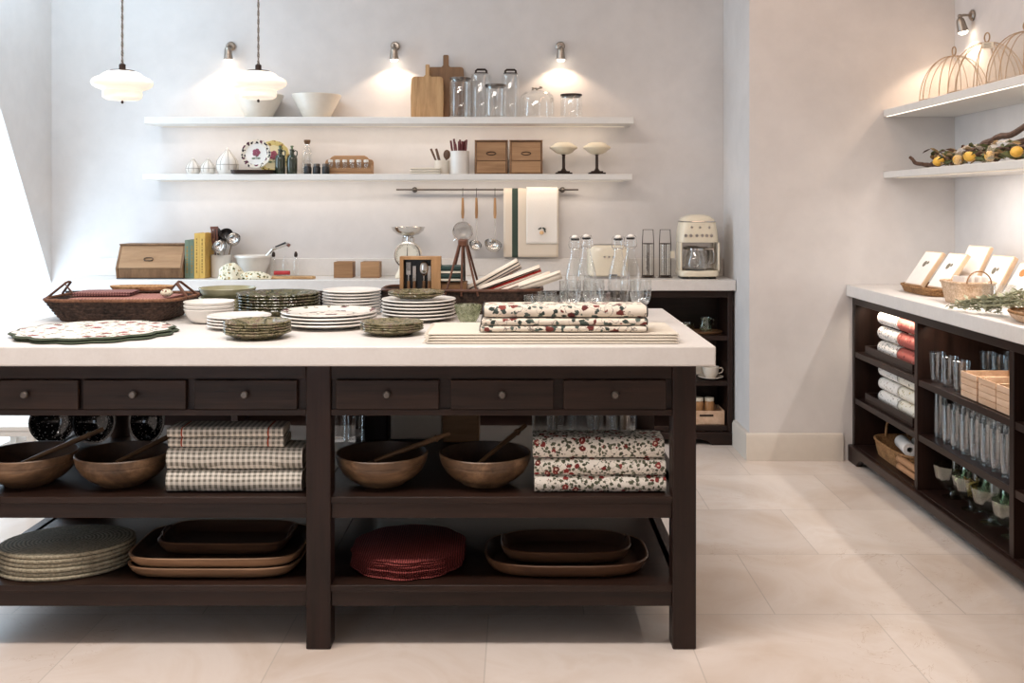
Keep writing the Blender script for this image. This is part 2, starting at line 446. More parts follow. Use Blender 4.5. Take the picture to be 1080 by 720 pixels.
# wall shelves (painted boards with a light strip let into the front of the underside)
M['led']=m_emit('led_strip',(1,.86,.7,1),2.2)
M['leddim']=m_emit('dim_led_strip',(1,.84,.66,1),.75)
def wall_shelf(label,x0,x1,y0,y1,z0,z1,strip,led='leddim'):
    t=thing('wall_shelf',label,'shelf',((x0+x1)/2,(y0+y1)/2,z0),group='white wall shelves')
    hx=(x1-x0)/2; hy=(y1-y0)/2
    MB().box(-hx,hx,-hy,hy,0,z1-z0).build('board',M['paint'],t,.003)
    s=MB().box(*strip(hx,hy),-.003,-.0005); s.build('light_strip',M[led],t)
    return t
SB0=5.54
wall_shelf('long upper white shelf on the back wall, carrying glass jars',-2.055,.645,SB0,BACK-.002,1.752,1.79,lambda hx,hy:(-hx+.03,hx-.03,.085,.092))
wall_shelf('long lower white shelf on the back wall, above the utensil rail',-2.065,.637,SB0,BACK-.002,1.442,1.475,lambda hx,hy:(-hx+.03,hx-.03,.085,.092))
SR0=1.874
wall_shelf('upper white shelf on the right wall, carrying gauze food domes',SR0,RIGHT-.002,2.4,PIERY-.002,1.755,1.79,lambda hx,hy:(-hx+.005,-hx+.010,-hy+.1,hy-.03),'led')
wall_shelf('lower white shelf on the right wall, carrying branches with lemons',SR0,RIGHT-.002,2.4,PIERY-.002,1.442,1.475,lambda hx,hy:(-hx+.03,-hx+.035,-hy+.1,hy-.1))

# ================================ THE ISLAND ================================
isl=thing('island_table','large dark wooden island with six drawers and two open shelves','island',(0,0,0))
IF=2.955; IB=3.925
LEGX=((-1.70,-1.63),(-.62,-.547),(.458,.528))
for xa,xb in LEGX:
    for ya,yb in ((IF,IF+.07),(IB-.07,IB)):
        MB().box(xa,xb,ya,yb,0,.838).build('leg',M['darkv'],isl,.004)
BAYS=((-1.63,-.62),(-.547,.458))
for xa,xb in BAYS:
    for yf,sg in ((IF,1),(IB,-1)):
        y0,y1=(yf+.014,yf+.032) if sg>0 else (yf-.032,yf-.014)
        MB().box(xa,xb,y0,y1,.705,.795).build('apron_panel',M['dark'],isl)
        y0,y1=(yf+.004,yf+.034) if sg>0 else (yf-.034,yf-.004)
        MB().box(xa,xb,y0,y1,.795,.838).build('top_rail',M['dark'],isl,.002)
        MB().box(xa,xb,y0,y1,.687,.705).build('bottom_rail',M['dark'],isl,.002)
    # shelves
    for zt in (.447,.187):
        MB().box(-1.66 if xa<-1 else -.5845,-.5855 if xa<-1 else .49,IF+.006,IB-.006,zt-.02,zt).build('shelf_board',M['dark'],isl,.002)
        MB().box(xa,xb,IF+.012,IF+.034,zt-.064,zt-.02).build('shelf_rail',M['dark'],isl,.002)
        MB().box(xa,xb,IB-.034,IB-.012,zt-.064,zt-.02).build('shelf_rail',M['dark'],isl,.002)
    MB().box(xa,xb,IF+.034,IB-.034,.82,.838).build('drawer_deck',M['dark'],isl)
for xa,xb in ((-1.70,-1.63),(.458,.528)):
    MB().box(xa+.02,xb-.02,IF+.07,IB-.07,.69,.838).build('end_panel',M['darky'],isl)
    for zt in (.447,.187): MB().box(xa+.012,xb-.012,IF+.07,IB-.07,zt-.064,zt-.0).build('end_rail',M['darky'],isl)
for xc in (-1.439,-1.123,-.796,-.38,-.043,.288):
    d=MB().box(xc-.151,xc+.151,IF-.004,IF+.0135,.7065,.7925).build('drawer',M['drawer'],isl,.0025)
    k=MB().at((xc,IF-.004,.752),rx=PI/2).lathe([(0,.022),(.008,.0215),(.0115,.017),(.0115,.013),(.006,.008),(.0055,0),(0,0)],20)
    k.build('knob',M['pewter'],d)
itop=thing('worktop','thick pale stone top of the island','worktop',(0,0,0))
MB().box(-1.71,.577,2.91,3.97,.8395,TOP).build('slab',M['stone'],itop,.005)
# ================================ LAMPS ================================
def opal():
    t=NT('lit_opal_glass'); b=t.bsdf(.25); b.inputs['Base Color'].default_value=C(246,238,228)
    b.inputs['Emission Color'].default_value=(*OPAL,1); b.inputs['Emission Strength'].default_value=1; M['opal']=t.m
opal()
M['bulb']=m_emit('lit_bulb',(1,.86,.68,1),14)
def cordmat():
    t=NT('twisted_fabric_cord'); b=t.bsdf(.8)
    co=t.coord(); w=t.n('ShaderNodeTexWave'); w.bands_direction='DIAGONAL'; w.inputs['Scale'].default_value=60
    t.l(co,w.inputs['Vector']); t.l(t.ramp(w.outputs['Fac'],[(.4,C(40,34,30)),(.6,C(150,140,130))]),b.inputs['Base Color']); M['cord']=t.m
cordmat()
def pendant(label,x,y,z):
    t=thing('pendant_lamp',label,'lamp',(x,y,z))
    prof=[(0,-.046),(.02,-.047),(.052,-.044),(.062,-.038),(.065,-.026),(.063,-.014),(.07,-.01),(.085,-.005),(.096,.003),(.1,.013),(.097,.022),(.087,.029),(.072,.035),(.062,.044),(.05,.05),(.03,.053),(0,.054)]
    MB().lathe(prof,48).build('shade',M['opal'],t)
    MB().lathe([(0,.0535),(.04,.0535),(.04,.055),(.014,.057),(.011,.06),(.011,.075),(.006,.079),(0,.079)],24).build('cap',M['brownmetal'],t)
    MB().lathe([(0,-.058),(.004,-.056),(.005,-.052),(.003,-.047),(0,-.0465)],12).build('finial',M['brownmetal'],t)
    pts=[]; L=CEIL-z-.079
    n=140
    h=MB()
    for s in (0,PI):
        h.tube([(.0022*math.cos(s+k*.9),.0022*math.sin(s+k*.9),.079+L*k/n) for k in range(n+1)],.0024,6)
    h.build('cord',M['cord'],t)
    MB().lathe([(0,CEIL-z-.02),(.04,CEIL-z-.02),(.05,CEIL-z-.01),(.05,CEIL-z-.001),(0,CEIL-z-.001)],24).build('ceiling_rose',M['brownmetal'],t)
pendant('white opal glass pendant lamp, the one nearer the bright window',gx(129,3.4),3.4,gz(91.5,3.4))
pendant('white opal glass pendant lamp hanging in front of a conical bowl',gx(272.5,3.58),3.58,gz(91,3.58))

def wall_spot(label,loc,rz,tilt):
    t=thing('wall_spotlight',label,'lamp',loc,rz)
    # local: wall is at +Y, lamp looks out along -Y
    MB().at((0,-.002,0),rx=PI/2).lathe([(0,0),(.026,0),(.027,.008),(.02,.014),(0,.014)],24).build('wall_plate',M['nickel'],t)
    a=MB(); a.tube([(0,-.014,0),(0,-.05,.0),(0,-.064,-.004)],.0065,10)
    a.ell((0,-.066,-.006),.012,.012,.012); a.build('arm',M['nickel'],t)
    R=Matrix.Translation((0,-.068,-.012)) @ Matrix.Rotation(tilt,4,'X') @ Matrix.Scale(.84,4)
    hd=MB(); hd.M=R
    hd.lathe([(0,0),(.012,-.002),(.021,-.012),(.024,-.026),(.026,-.05),(.031,-.085),(.028,-.085),(.022,-.05),(.018,-.02),(0,-.018)],28)
    hd.build('lamp_head',M['nickel'],t)
    bb=MB(); bb.M=R; bb.lathe([(0,-.06),(.018,-.06),(.025,-.076),(.026,-.09),(.016,-.1),(0,-.102)],20); bb.build('bulb',M['bulb'],t)
    return t
def add_light(name,typ,loc,rgb,rot=(0,0,0),f=1,**kw):
    energy=max(rgb)*f; col=tuple(v/max(max(rgb),1e-9) for v in rgb)
    L=bpy.data.lights.new(name,typ); L.energy=energy; L.color=col
    for k,v in kw.items(): setattr(L,k,v)
    o=bpy.data.objects.new(name,L); COL.objects.link(o); o.location=loc; o.rotation_euler=rot; return o
zs=gz(49,BACK)
for px,lab in ((244,'leftmost nickel wall spotlight, behind the pendant lamps'),(417,'nickel wall spotlight beside the wooden boards on the back wall'),(591,'nickel wall spotlight above the glass dome on the back wall')):
    x=gx(px,BACK)
    wall_spot(lab,(x,BACK,zs),0,.12)
    add_light('spot_glow','SPOT',(x,BACK-.072,zs-.098),SPOT,(.10,0,0),spot_size=math.radians(132),spot_blend=.3,shadow_soft_size=.02)
yr=4.93; zr=gz(16,yr)
wall_spot('nickel wall spotlight on the right wall above the gauze domes',(RIGHT,yr,zr),-PI/2,.25)
add_light('spot_glow','SPOT',(RIGHT-.1,yr,zr-.11),SPOT,(0,-.15,0),1.1,spot_size=math.radians(132),spot_blend=.3,shadow_soft_size=.02)
# pendants give a soft glow
# strips under the shelves
for z in (1.747,1.437):
    add_light('strip_glow','AREA',(-.71,SB0+.12,z),STRIP,(math.radians(20),0,0),shape='RECTANGLE',size=2.5,size_y=.02)
for z,e in ((1.749,.3),(1.437,1)):
    add_light('strip_glow','AREA',(SR0+.06,3.65,z),STRIP_R,(0,math.radians(-10),0),e,shape='RECTANGLE',size=.02,size_y=2.1)
for ya,yb in BAY[:2]:
    add_light('cabinet_glow','AREA',(XF+.045,(ya+yb)/2,.79),CAB,(0,math.radians(-25),0),shape='RECTANGLE',size=.015,size_y=yb-ya-.06)

# unseen soft ceiling lights, an added cool fill, and daylight through the raked opening
def down(x,y,sx,sy,rgb):
    if max(rgb)>0: add_light('unseen_ceiling_light','AREA',(x,y,CEIL-.02),rgb,(0,0,0),shape='RECTANGLE',size=sx,size_y=sy)
for a in DOWN: down(*a)
add_light('daylight','AREA',(LEFT-.35,(WY+BACK)/2,1.5),DAY,(0,-PI/2,0),shape='RECTANGLE',size=2.9,size_y=BACK-WY)
add_light('shopfront_daylight','AREA',((LEFT-1.45)/2,FRONT+.06,1.5),SHOP,(math.radians(96),0,math.radians(SHOP_A)),shape='RECTANGLE',size=1.05,size_y=2.4,spread=math.radians(95))
W=bpy.data.worlds.new('daylight_sky'); SC.world=W; W.use_nodes=True
bg=W.node_tree.nodes['Background']; bg.inputs[0].default_value=(*SKY,1); bg.inputs[1].default_value=1

# ================================ CAMERA ================================
cam=bpy.data.cameras.new('camera'); co=bpy.data.objects.new('camera',cam); COL.objects.link(co)
co.location=(0,0,EYE); co.rotation_euler=(PI/2,0,0)
cam.sensor_width=36; cam.lens=36*F/1080; cam.shift_x=-5/1080; cam.shift_y=-145/1080; cam.clip_start=.05
SC.camera=co
SC.view_settings.view_transform='Standard'; SC.view_settings.look='None'
SC.view_settings.gamma=1; SC.view_settings.use_curve_mapping=False; SC.view_settings.exposure=EXPO
cy=SC.cycles
cy.use_denoising=True
cy.max_bounces=8; cy.diffuse_bounces=4; cy.glossy_bounces=4; cy.transmission_bounces=6; cy.transparent_max_bounces=40
cy.caustics_reflective=False; cy.caustics_refractive=False; cy.sample_clamp_indirect=6
# ================================ ON THE ISLAND TOP ================================
EPS=.0008
def plate_prof(r,h,t=.005,foot=.6):
    return [(0,.0),(r*foot,.0),(r*foot+.003,.002),(r*.8,h*.45),(r*.97,h-t),(r,h-t*.5),(r*.985,h),(r*.95,h-.001),(r*.78,h*.45+t*.8),(r*foot,t),(0,t)]
def bowl_prof(r,h,rf,t=.003,q=.6):
    s0=math.sin(q*PI/2); c0=1-math.cos(q*PI/2)
    fr=lambda u: rf+(r-rf)*math.sin(u*q*PI/2)/s0
    fz=lambda u: h*(1-math.cos(u*q*PI/2))/c0
    U=(.25,.45,.65,.85)
    return [(0,0),(rf,0),(rf+.003,.002)]+[(fr(u),fz(u)+.0012) for u in U]+[(r,h-.002),(r-.001,h),(r-t,h)]+[(fr(u)-t,fz(u)+t*.9+.0012) for u in U[::-1]]+[(rf*.8,t*1.6),(0,t*1.6)]

# --- scalloped placemats, front left
M['fl_white']=m_floral('floral_cotton',C(230,222,212),C(104,114,98),C(160,78,76),42,19,.30,.30,.75,C(120,112,104))
M['mosscloth']=m_plain('moss_green_cloth',C(62,70,52),.9,var=.1,sc=200,bump=.1)
M['sagecloth']=m_plain('sage_green_cloth',C(112,116,96),.9,var=.08,sc=200,bump=.1)
def scal(n,a): return lambda t,k: 1+a*(abs(math.sin(n*t/2))-.6)
pm=MB().lathe([(0,0),(.234,0),(.239,.0035),(.234,.007),(0,.007)],180,mod=scal(14,.075))
pmx,pmy=gx(103,3.2),3.185
o=pm.build('placemat',M['mosscloth']); put(o,(pmx+.008,pmy-.004,TOP+EPS),.1)
tag(o,'dark green scalloped placemat underneath the floral one at the island corner','placemat','scalloped placemats on the island')
o=MB().lathe([(0,0),(.233,0),(.238,.004),(.233,.008),(0,.008)],180,mod=scal(14,.075)).build('placemat',M['fl_white'])
put(o,(pmx-.004,pmy,TOP+.0085),.16); tag(o,'white scalloped placemat with small red flowers in front of the dark basket','placemat','scalloped placemats on the island')
e=MB().lathe([(.2335,-.0003),(.2405,.004),(.2335,.0083),(.2305,.0088),(.2305,-.0003)],180,mod=scal(14,.075),closed=True).build('green_binding',M['mosscloth'],o)

# --- dark wicker basket with handles
M['wickerdark']=m_wicker('dark_wicker',C(20,15,13),C(84,64,54),90)
M['wickerrim']=m_wicker('wicker_rim',C(84,54,40),C(146,102,76),120)
M['wickertan']=m_wicker('tan_wicker',C(150,112,76),C(206,170,128),120)
M['wickerbrown']=m_wicker('brown_wicker',C(104,72,44),C(176,132,88),120)
M['wickerpale']=m_wicker('pale_wicker',C(176,140,108),C(232,206,178),120)
def woven(zs,hx0,hy0,hx1,hy1,e,rows,amp,k,th=.012,floor_h=.012):
    secs=[]; info=[]
    n=rows*3
    for i in range(n+1):
        f=i/n; secs.append((zs*f,hx0+(hx1-hx0)*f**.85,hy0+(hy1-hy0)*f**.85,e)); info.append(i)
    m=len(secs)
    for i in range(n,-1,-3):
        f=max(i/n,floor_h/zs); secs.append((zs*f,hx0+(hx1-hx0)*f**.85-th,hy0+(hy1-hy0)*f**.85-th,e))
    def wob(t,q):
        if q>=m: return 1
        row=q//3; ph=q%3
        bul=(0,1,.6)[ph]
        return 1+amp*(bul*.6+.8*math.sin(k*t+PI*row)*(.5+.5*bul))
    return secs,wob
def rimring(mb,hx,hy,e,z,r,n=64):
    pts=[]
    for i in range(n):
        t=2*PI*(i+.5)/n; ct,st=math.cos(t),math.sin(t)
        pts.append((hx*math.copysign(abs(ct)**(2/e),ct),hy*math.copysign(abs(st)**(2/e),st),z))
    return mb.tube(pts,r,8,True)
bk=thing('wicker_basket','dark brown wicker tray basket with wire handles at the left of the island','basket',(gx(127,3.6),3.63,TOP+EPS),0)
s,w=woven(.074,.186,.135,.243,.165,4.5,7,.017,34)
MB().loft(s,272,w).build('body',M['wickerdark'],bk)
rimring(MB(),.244,.166,4.5,.077,.006).build('rim',M['wickerrim'],bk)
for sx in (-1,1):
    h=MB(); h.tube([(sx*.249,-.06,.075),(sx*.243,-.05,.085),(sx*.200,-.02,.128),(sx*.198,0,.131),(sx*.200,.02,.128),(sx*.243,.05,.085),(sx*.249,.06,.075)],.0045,8)
    h.tube([(sx*.249,-.06,.078),(sx*.200,-.03,.126),(sx*.17,-.03,.09)],.0045,8)
    h.build('handle',M['redwood'],bk)
# things in the basket
def cloth_block(w,d,h,nx=14,layers=1,seed=0,fold=.5,wav=.0012):
    """folded cloth: rounded front fold, slight waves"""
    mb=MB(); r=random.Random(seed)
    lh=h/layers
    for L in range(layers):
        prof=[]
        ns=6
        for i in range(ns+1):
            a=-PI/2-PI*i/ns   # front half circle (towards -y)
            prof.append((-d/2+lh*fold+lh*fold*math.cos(a)*1.0, lh/2+lh/2*math.sin(a)*-1*-1))
        prof=[(-d/2+lh*fold-lh*fold*math.sin(PI*i/ns), lh/2-lh/2*math.cos(PI*i/ns)) for i in range(ns+1)]
        prof+=[(-d*.15,lh),(d*.2,lh),(d/2-.006,lh),(d/2,lh*.8),(d/2,lh*.2),(d/2-.006,0),(d*.2,0),(-d*.15,0)]
        n=len(prof); vs=[]; fs=[]
        inx=r.uniform(-.003,.003)
        for k in range(nx+1):
            x=-w/2+w*k/nx
            end=.004 if k in (0,nx) else 0
            for (y,z) in prof:
                nn=noise.noise(Vector((x*9+seed,L*3.1,y*6)))*wav
                zz=L*lh+min(max(z,end*.5),lh-end*.5)
                zz=max(zz+(nn if .15*lh<z<.85*lh else (-abs(nn) if z>=.85*lh else abs(nn))),L*lh)
                vs.append((x+inx,y+nn*2.2,zz))
        for k in range(nx):
            for i in range(n):
                j=(i+1)%n; fs.append((k*n+i,k*n+j,(k+1)*n+j,(k+1)*n+i))
        fs+= [tuple(range(n))[::-1],tuple(range(nx*n,nx*n+n))]
        mb.add(vs,fs)
    return mb
M['plaidred']=m_gingham('red_plaid',C(196,150,136),C(112,48,48),.012)
M['plaidplum']=m_gingham('plum_plaid',C(170,128,120),C(84,44,52),.009)
M['plumcloth']=m_plain('plum_cloth',C(92,62,66),.9,var=.1,sc=150)
o=cloth_block(.31,.2,.03,14,2,3).build('folded_napkins',M['plumcloth']); put(o,(gx(127,3.6)-.015,3.625,TOP+.028),.02)
tag(o,'dark plum folded cloth lying low inside the dark wicker basket','napkins','folded cloths in the dark basket')
o=cloth_block(.34,.2,.022,14,2,5).build('folded_napkins',M['plaidred']); put(o,(gx(127,3.6)+.02,3.61,TOP+.0605),-.03,0,0)
tag(o,'red plaid folded cloth on top in the dark wicker basket','napkins','folded cloths in the dark basket')
o=cloth_block(.2,.13,.014,10,2,6).build('folded_napkins',M['plaidplum']); put(o,(gx(127,3.6)-.06,3.62,TOP+.0852),.12,0,0)
tag(o,'plum checked folded cloth at the left end inside the dark wicker basket','napkins','folded cloths in the dark basket')
o=MB().loft([(0,.09,.03,2.2),(.005,.11,.038,2.2),(.016,.12,.042,2.2),(.019,.118,.04,2.2),(.008,.1,.034,2.2)],48).build('oval_dish',M['wickertan'])
put(o,(gx(146,3.7),3.74,TOP+.0905),.02); tag(o,'shallow tan oval dish lying at the back of the dark wicker basket','dish')
o=MB().ell((0,0,.0),.022,.02,.014,14,8).build('napkin_ring',M['ironst']); o.data.materials[0]=m_floral('ring_floral',C(226,214,190),C(96,90,60),C(150,80,60),160,70)
put(o,(gx(173,3.52),3.545,TOP+.0985)); tag(o,'small round patterned knob of cloth at the front of the dark basket','napkin')

# --- white bowls and plates
def bstack(name,prof,mat,n,px,yb,dz,lab,cat,group,seg=48,mod=None):
    p=MB().lathe(prof,seg,mod=mod).build(name,mat)
    return stack(p,n,(gx(px,yb),yb,TOP+EPS),dz,lab,cat,group,spin=not mod,jit=.0 if mod else .0012)
bstack('bowl',bowl_prof(.086,.05,.042),M['ceram'],3,221,3.49,.0125,'white cereal bowl, {} in the stack beside the dark basket','bowl','stacked white bowls')
bstack('plate',plate_prof(.105,.015),M['ceram'],4,252.5,3.335,.0098,'small white plate, {} of the stack in front of the white bowls','plate','stacked small white plates')
bstack('plate',plate_prof(.11,.017),M['ceram'],8,371,3.76,.0108,'white dinner plate, {} in the stack beside the dark glass dishes','plate','stacked white dinner plates at the back')
bstack('plate',plate_prof(.132,.018),M['ceram'],6,441.5,3.57,.0118,'wide white plate, {} of the stack under two green glass plates','plate','stacked wide white plates')
M['fl_plate']=m_floral('floral_glaze',C(232,224,212),C(138,136,104),C(112,44,58),34,19,.3,.38,.75)
for q in (M['fl_plate'],): q.node_tree.nodes['Principled BSDF'].inputs['Roughness'].default_value=.25
P4=bstack('platter',plate_prof(.16,.02,.006),M['ceram'],4,347,3.38,.0112,'large round platter, {} of the stack in the middle of the island','platter','stacked large round platters')
top=P4[-1]
d=MB().lathe([(.098,.0068),(.122,.0098),(.15,.0185),(.156,.0204),(.1555,.0212),(.148,.0200),(.121,.0108),(.097,.0074)],64,closed=True); 
top2=top; d.build('painted_rim',M['fl_plate'],top2)
MB().lathe([(0,.0062),(.09,.0062),(.09,.0070),(0,.0070)],64).build('painted_centre',M['fl_plate'],top2)
top['label']='large round platter with painted plum flowers, topmost of its stack in mid island'
# --- pressed green glass
GG=[C(56,50,34),C(98,92,64),C(152,142,112),C(112,86,78),C(214,204,176)]  # palest tone paints whitish highlights into the mottled glass colour
M['greenglass']=m_greenglass('mottled_green_glass',GG,.22,34)
GG2=[C(34,33,24),C(66,66,46),C(116,112,84),C(80,58,56),C(196,188,164)]  # darker set, highlights again painted in as the palest tone
M['greenglass2']=m_greenglass('dark_mottled_green_glass',GG2,.2,28)
M['olive']=m_plain('olive_glaze',C(160,156,124),.25,var=.06)
def petal(t,k): return 1+.02*math.sin(12*t)+.012*math.sin(31*t+k)
bstack('glass_plate',plate_prof(.101,.022,.006,.66),M['greenglass'],5,271.5,3.095,.0078,'mottled green glass plate, {} of the front left stack','plate','green glass plates, front left stack',96,petal)
bstack('glass_plate',plate_prof(.098,.02,.006,.62),M['greenglass'],4,413.5,3.18,.0072,'mottled green glass plate, {} of the low stack left of the linen','plate','green glass plates, stack beside the linen',96,petal)
G=bstack('glass_bowl',plate_prof(.148,.036,.007,.55),M['greenglass2'],6,294,3.68,.0105,'dark mottled green glass dish, {} of the tall stack behind the plates','dish','dark green glass dishes',96,petal)
W6z=TOP+EPS+5*.0118+.018
p=MB().lathe(plate_prof(.098,.018,.006,.62),96,mod=petal).build('glass_plate',M['greenglass'])
stack(p,2,(gx(439,3.56),3.56,W6z+.0015),.0075,'mottled green glass plate, {} of two resting on the wide white plates','plate','green glass plates on the white plates',False,0)
p=MB().lathe(bowl_prof(.108,.055,.05),48).build('bowl',M['olive'])
stack(p,2,(gx(240,3.86),3.86,TOP+EPS),.036,'olive green serving bowl, {} of the pair behind the white bowls','bowl','olive bowls at the back of the island')

# --- linen runner, rolled floral cloths
M['linen']=m_plain('ecru_linen',C(222,212,196),.9,var=.04,sc=250,bump=.2)
M['linend']=m_plain('linen_shadow_stitch',C(206,194,176),.9,var=.04,sc=250)
for i in range(4):
    o=cloth_block(.74,.29-.003*i,.0066,30,1,20+i,.5,.0006).build('linen_cloth',M['linen'])
    put(o,(.105+rnd.uniform(-.004,.004),3.098+rnd.uniform(0,.003),TOP+EPS+i*.0080),rnd.uniform(-.004,.004))
    tag(o,f'folded ecru linen cloth with fringed end, {ordn(i,4)} in the front pile','cloth','folded linen cloths on the island')
    f=MB()
    for k in range(26):
        y=-.14+.28*k/25
        f.tube([(-.368,y,.0037),(-.374-rnd.uniform(0,.004),y+rnd.uniform(-.003,.003),.003),(-.379,y+rnd.uniform(-.003,.003),.0012)],.0011,5)
    f.build('fringe',M['linen'],o)['kind']='stuff'
M['fl_big']=m_floral('trailing_floral',C(232,220,204),C(92,104,98),C(140,76,70),46,29,.38,.36,.5,C(146,136,128),C(92,48,50))
zz=TOP+EPS+4*.0080+.001
lab=['floral cloth roll trimmed in dark cord, bottom of the three on the linen pile','floral cloth roll trimmed in dark cord, middle of the three on the linen pile','thickest floral cloth roll, topmost of the three on the linen pile']
for i,(h,w) in enumerate(((.017,.49),(.02,.488),(.036,.484))):
    o=cloth_block(w,.13+.01*(i<2),h,24,1,40+i,.5,.0012).build('floral_cloth',M['fl_big'])
    put(o,(.138+.003*i,3.035+.004*i,zz),.004*(i-1)); tag(o,lab[i],'cloth','floral cloth rolls on the linen')
    for sx in (-1,1):
        t=MB(); hh=h/2-.0026
        t.tube([(sx*(w/2+.0012),-.066+hh-hh*math.sin(PI*k/8)*1.0,h/2-hh*math.cos(PI*k/8)) for k in range(9)]+[(sx*(w/2+.0012),.062,h-.001)],.0022,6)
        t.build('corded_edge',M['black'],o)
    zz+=h+.0016

# --- scalloped clear bowls behind the rolls
M['scal']=m_greenglass('pale_pressed_glass',[C(60,66,44),C(126,132,98),C(170,172,146),C(196,196,176),C(226,226,214)],.62,60,(.86,.88,.8,1))
b=MB().lathe([(0,0),(.024,0),(.026,.003),(.036,.02),(.043,.045),(.046,.064),(.044,.0655),(.041,.045),(.033,.02),(.022,.006),(0,.005)],72,mod=lambda t,k: 1+(.05 if k in (4,5,6,7,8) else .015)*math.cos(9*t)).build('scalloped_bowl',M['scal'])
put(b,(gx(493.5,3.46),3.46,TOP+EPS)); tag(b,'small scalloped pressed glass bowl left of the floral rolls','bowl','scalloped glass bowls')
for px,YY,l in ((523.5,3.47,'small scalloped glass bowl half hidden behind the floral rolls, middle one'),(548,3.37,'small scalloped glass bowl half hidden behind the floral rolls, right one')):
    dup(b,(gx(px,YY),YY,TOP+EPS),1,l)

# --- trug with hoop handle
tr=thing('trug_basket','long dark trug basket with a tall arched handle on the island','basket',(gx(488,3.8),3.83,TOP+EPS),0)
s,w=woven(.088,.26,.09,.3,.115,5,9,.012,46)
MB().loft(s,160,w).build('body',M['wickerdark'],tr)
rimring(MB(),.301,.116,5,.091,.006).build('rim',M['redwood'],tr)
hd=MB()
for sy in (-1,1):
    for sx in (-1,0,1):
        hd.tube([(sx*.062,sy*.118,.07),(sx*.05,sy*.112,.11),(sx*.012,sy*.05,.262)],.0042,8)
hd.build('handle_strut',M['redwood'],tr)
g=MB(); g.box(-.017,.017,-.058,.058,.25,.277); g.build('grip',M['redwood'],tr,.006,3)
TZ=TOP+.014
# cutlery box leaning in the trug
cb=thing('cutlery_box','open wooden box of wooden handled cutlery standing in the trug basket','box',(gx(443,3.78),3.785,TZ+.045),0,rx=.0)
q=MB(); W,H,D=.155,.155,.045
q.box(-W/2,W/2,D-.006,D,0,H); q.box(-W/2,-W/2+.014,0,D-.006,0,H); q.box(W/2-.036,W/2,0,D-.006,0,H); q.box(-W/2+.014,W/2-.036,0,D-.006,H-.012,H); q.box(-W/2+.014,W/2-.036,0,D-.006,0,.01)
q.build('case',M['oak'],cb,.001)
MB().box(-W/2+.014,W/2-.036,D-.012,D-.0065,.01,H-.012).build('lining',M['black'],cb)
for i,(x,k) in enumerate(((-.046,'fork'),(-.024,'knife'),(.012,'spoon'),(.032,'knife'))):
    cu=MB()
    if k=='fork':
        cu.box(x-.008,x+.008,.02,.022,.085,.1)
        for j in range(4): cu.box(x-.008+j*.0045,x-.0055+j*.0045,.02,.022,.1,.132)
        cu.box(x-.002,x+.002,.02,.022,.06,.086)
    elif k=='knife': cu.box(x-.006,x+.006,.02,.0215,.06,.118)
    else: cu.ell((x,.019,.108),.017,.006,.027); cu.box(x-.002,x+.002,.02,.022,.055,.09)
    o=cu.build(k if k!='knife' else 'table_knife',M['steel'])
    o.location=cb.location; tag(o,{'fork':'steel fork with wooden handle at the left in the cutlery box','spoon':'large steel spoon with wooden handle in the cutlery box'}.get(k,'steel table knife between fork and spoon in the cutlery box' if i==1 else 'steel table knife right of the spoon in the cutlery box'),'cutlery','cutlery in the wooden box')
    MB().tube([(x,.021,.012),(x,.02,.03),(x,.021,.062)],[.0055,.0065,.005],8).build('handle',M['spoonw'],o)
# green booklets behind the box
M['gbook']=m_plain('dark_teal_cover',C(38,62,58),.6)
M['paper']=m_plain('paper_edge',C(226,218,200),.8)
for i in range(4):
    o=MB().box(-.045,.045,-.06,.06,0,.013).build('booklet',M['gbook'],bevel=.002)
    put(o,(gx(476,3.84)+.001*(i%2),3.85,TZ+.075+i*.0145+.03),.03*(i%2)); tag(o,f'dark teal booklet, {ordn(i,4)} of the pile beside the cutlery box','booklet','teal booklets in the trug')
    MB().box(-.0445,.0445,-.0605,-.0598,.003,.0105).build('page_edges',M['gbook'] if i%2 else M['paper'],o)
o=MB().box(-.06,.06,-.05,.05,0,.1).build('wooden_box',M['walnut'],bevel=.003); put(o,(gx(476,3.84),3.85,TZ+.0015))
tag(o,'low brown wooden box carrying the teal booklets inside the trug','box')
# rolled striped towels
M['tw1']=m_stripes('grey_striped_towel',C(234,222,206),1,[(-.018,-.015,C(70,72,74)),(-.008,-.004,C(70,72,74)),(.003,.006,C(70,72,74)),(.014,.017,C(70,72,74))])
M['tw2']=m_stripes('red_striped_towel',C(236,222,206),1,[(-.027,-.024,C(70,60,60)),(-.018,-.011,C(164,52,46)),(-.004,.003,C(170,60,52)),(.012,.018,C(164,52,46)),(.023,.025,C(70,60,60))])
M['tw3']=m_stripes('pale_pink_towel',C(236,218,202),1,[(-.004,.002,C(214,170,150))])
M['tw4']=m_stripes('cream_towel',C(238,226,210),1,[])
def rolled(mat,L,r,flat=.85,seed=0):
    mb=MB(); n=26; vs=[]; fs=[]
    # spiral cross-section extruded along x
    turns=2.6; m=70
    prof=[]
    for k in range(m+1):
        a=turns*2*PI*k/m; rr=r*(.22+.78*k/m)
        prof.append((rr*math.cos(a),rr*math.sin(a)*flat))
    mb.grid(lambda u,v:(-L/2+L*u, prof[min(m,int(round(v*m)))][0]+.0015*noise.noise(Vector((u*3,v*9,seed))), prof[min(m,int(round(v*m)))][1]),8,m)
    return mb
def roll_between(name,mat,a,b,r,label,cat,group,twist=0,flat=.85):
    a=Vector(a); b=Vector(b); d=b-a
    o=rolled(mat,d.length,r,flat,rnd.random()*9).build(name,mat,solid=.0022)
    o.rotation_mode='QUATERNION'
    x=d.normalized(); y=Vector((0,0,1)).cross(x).normalized(); z=x.cross(y)
    Rm=Matrix((x,y,z)).transposed()
    o.rotation_quaternion=(Rm @ Matrix.Rotation(twist,3,'X')).to_quaternion()
    o.location=(a+b)/2
    return tag(o,label,cat,group)
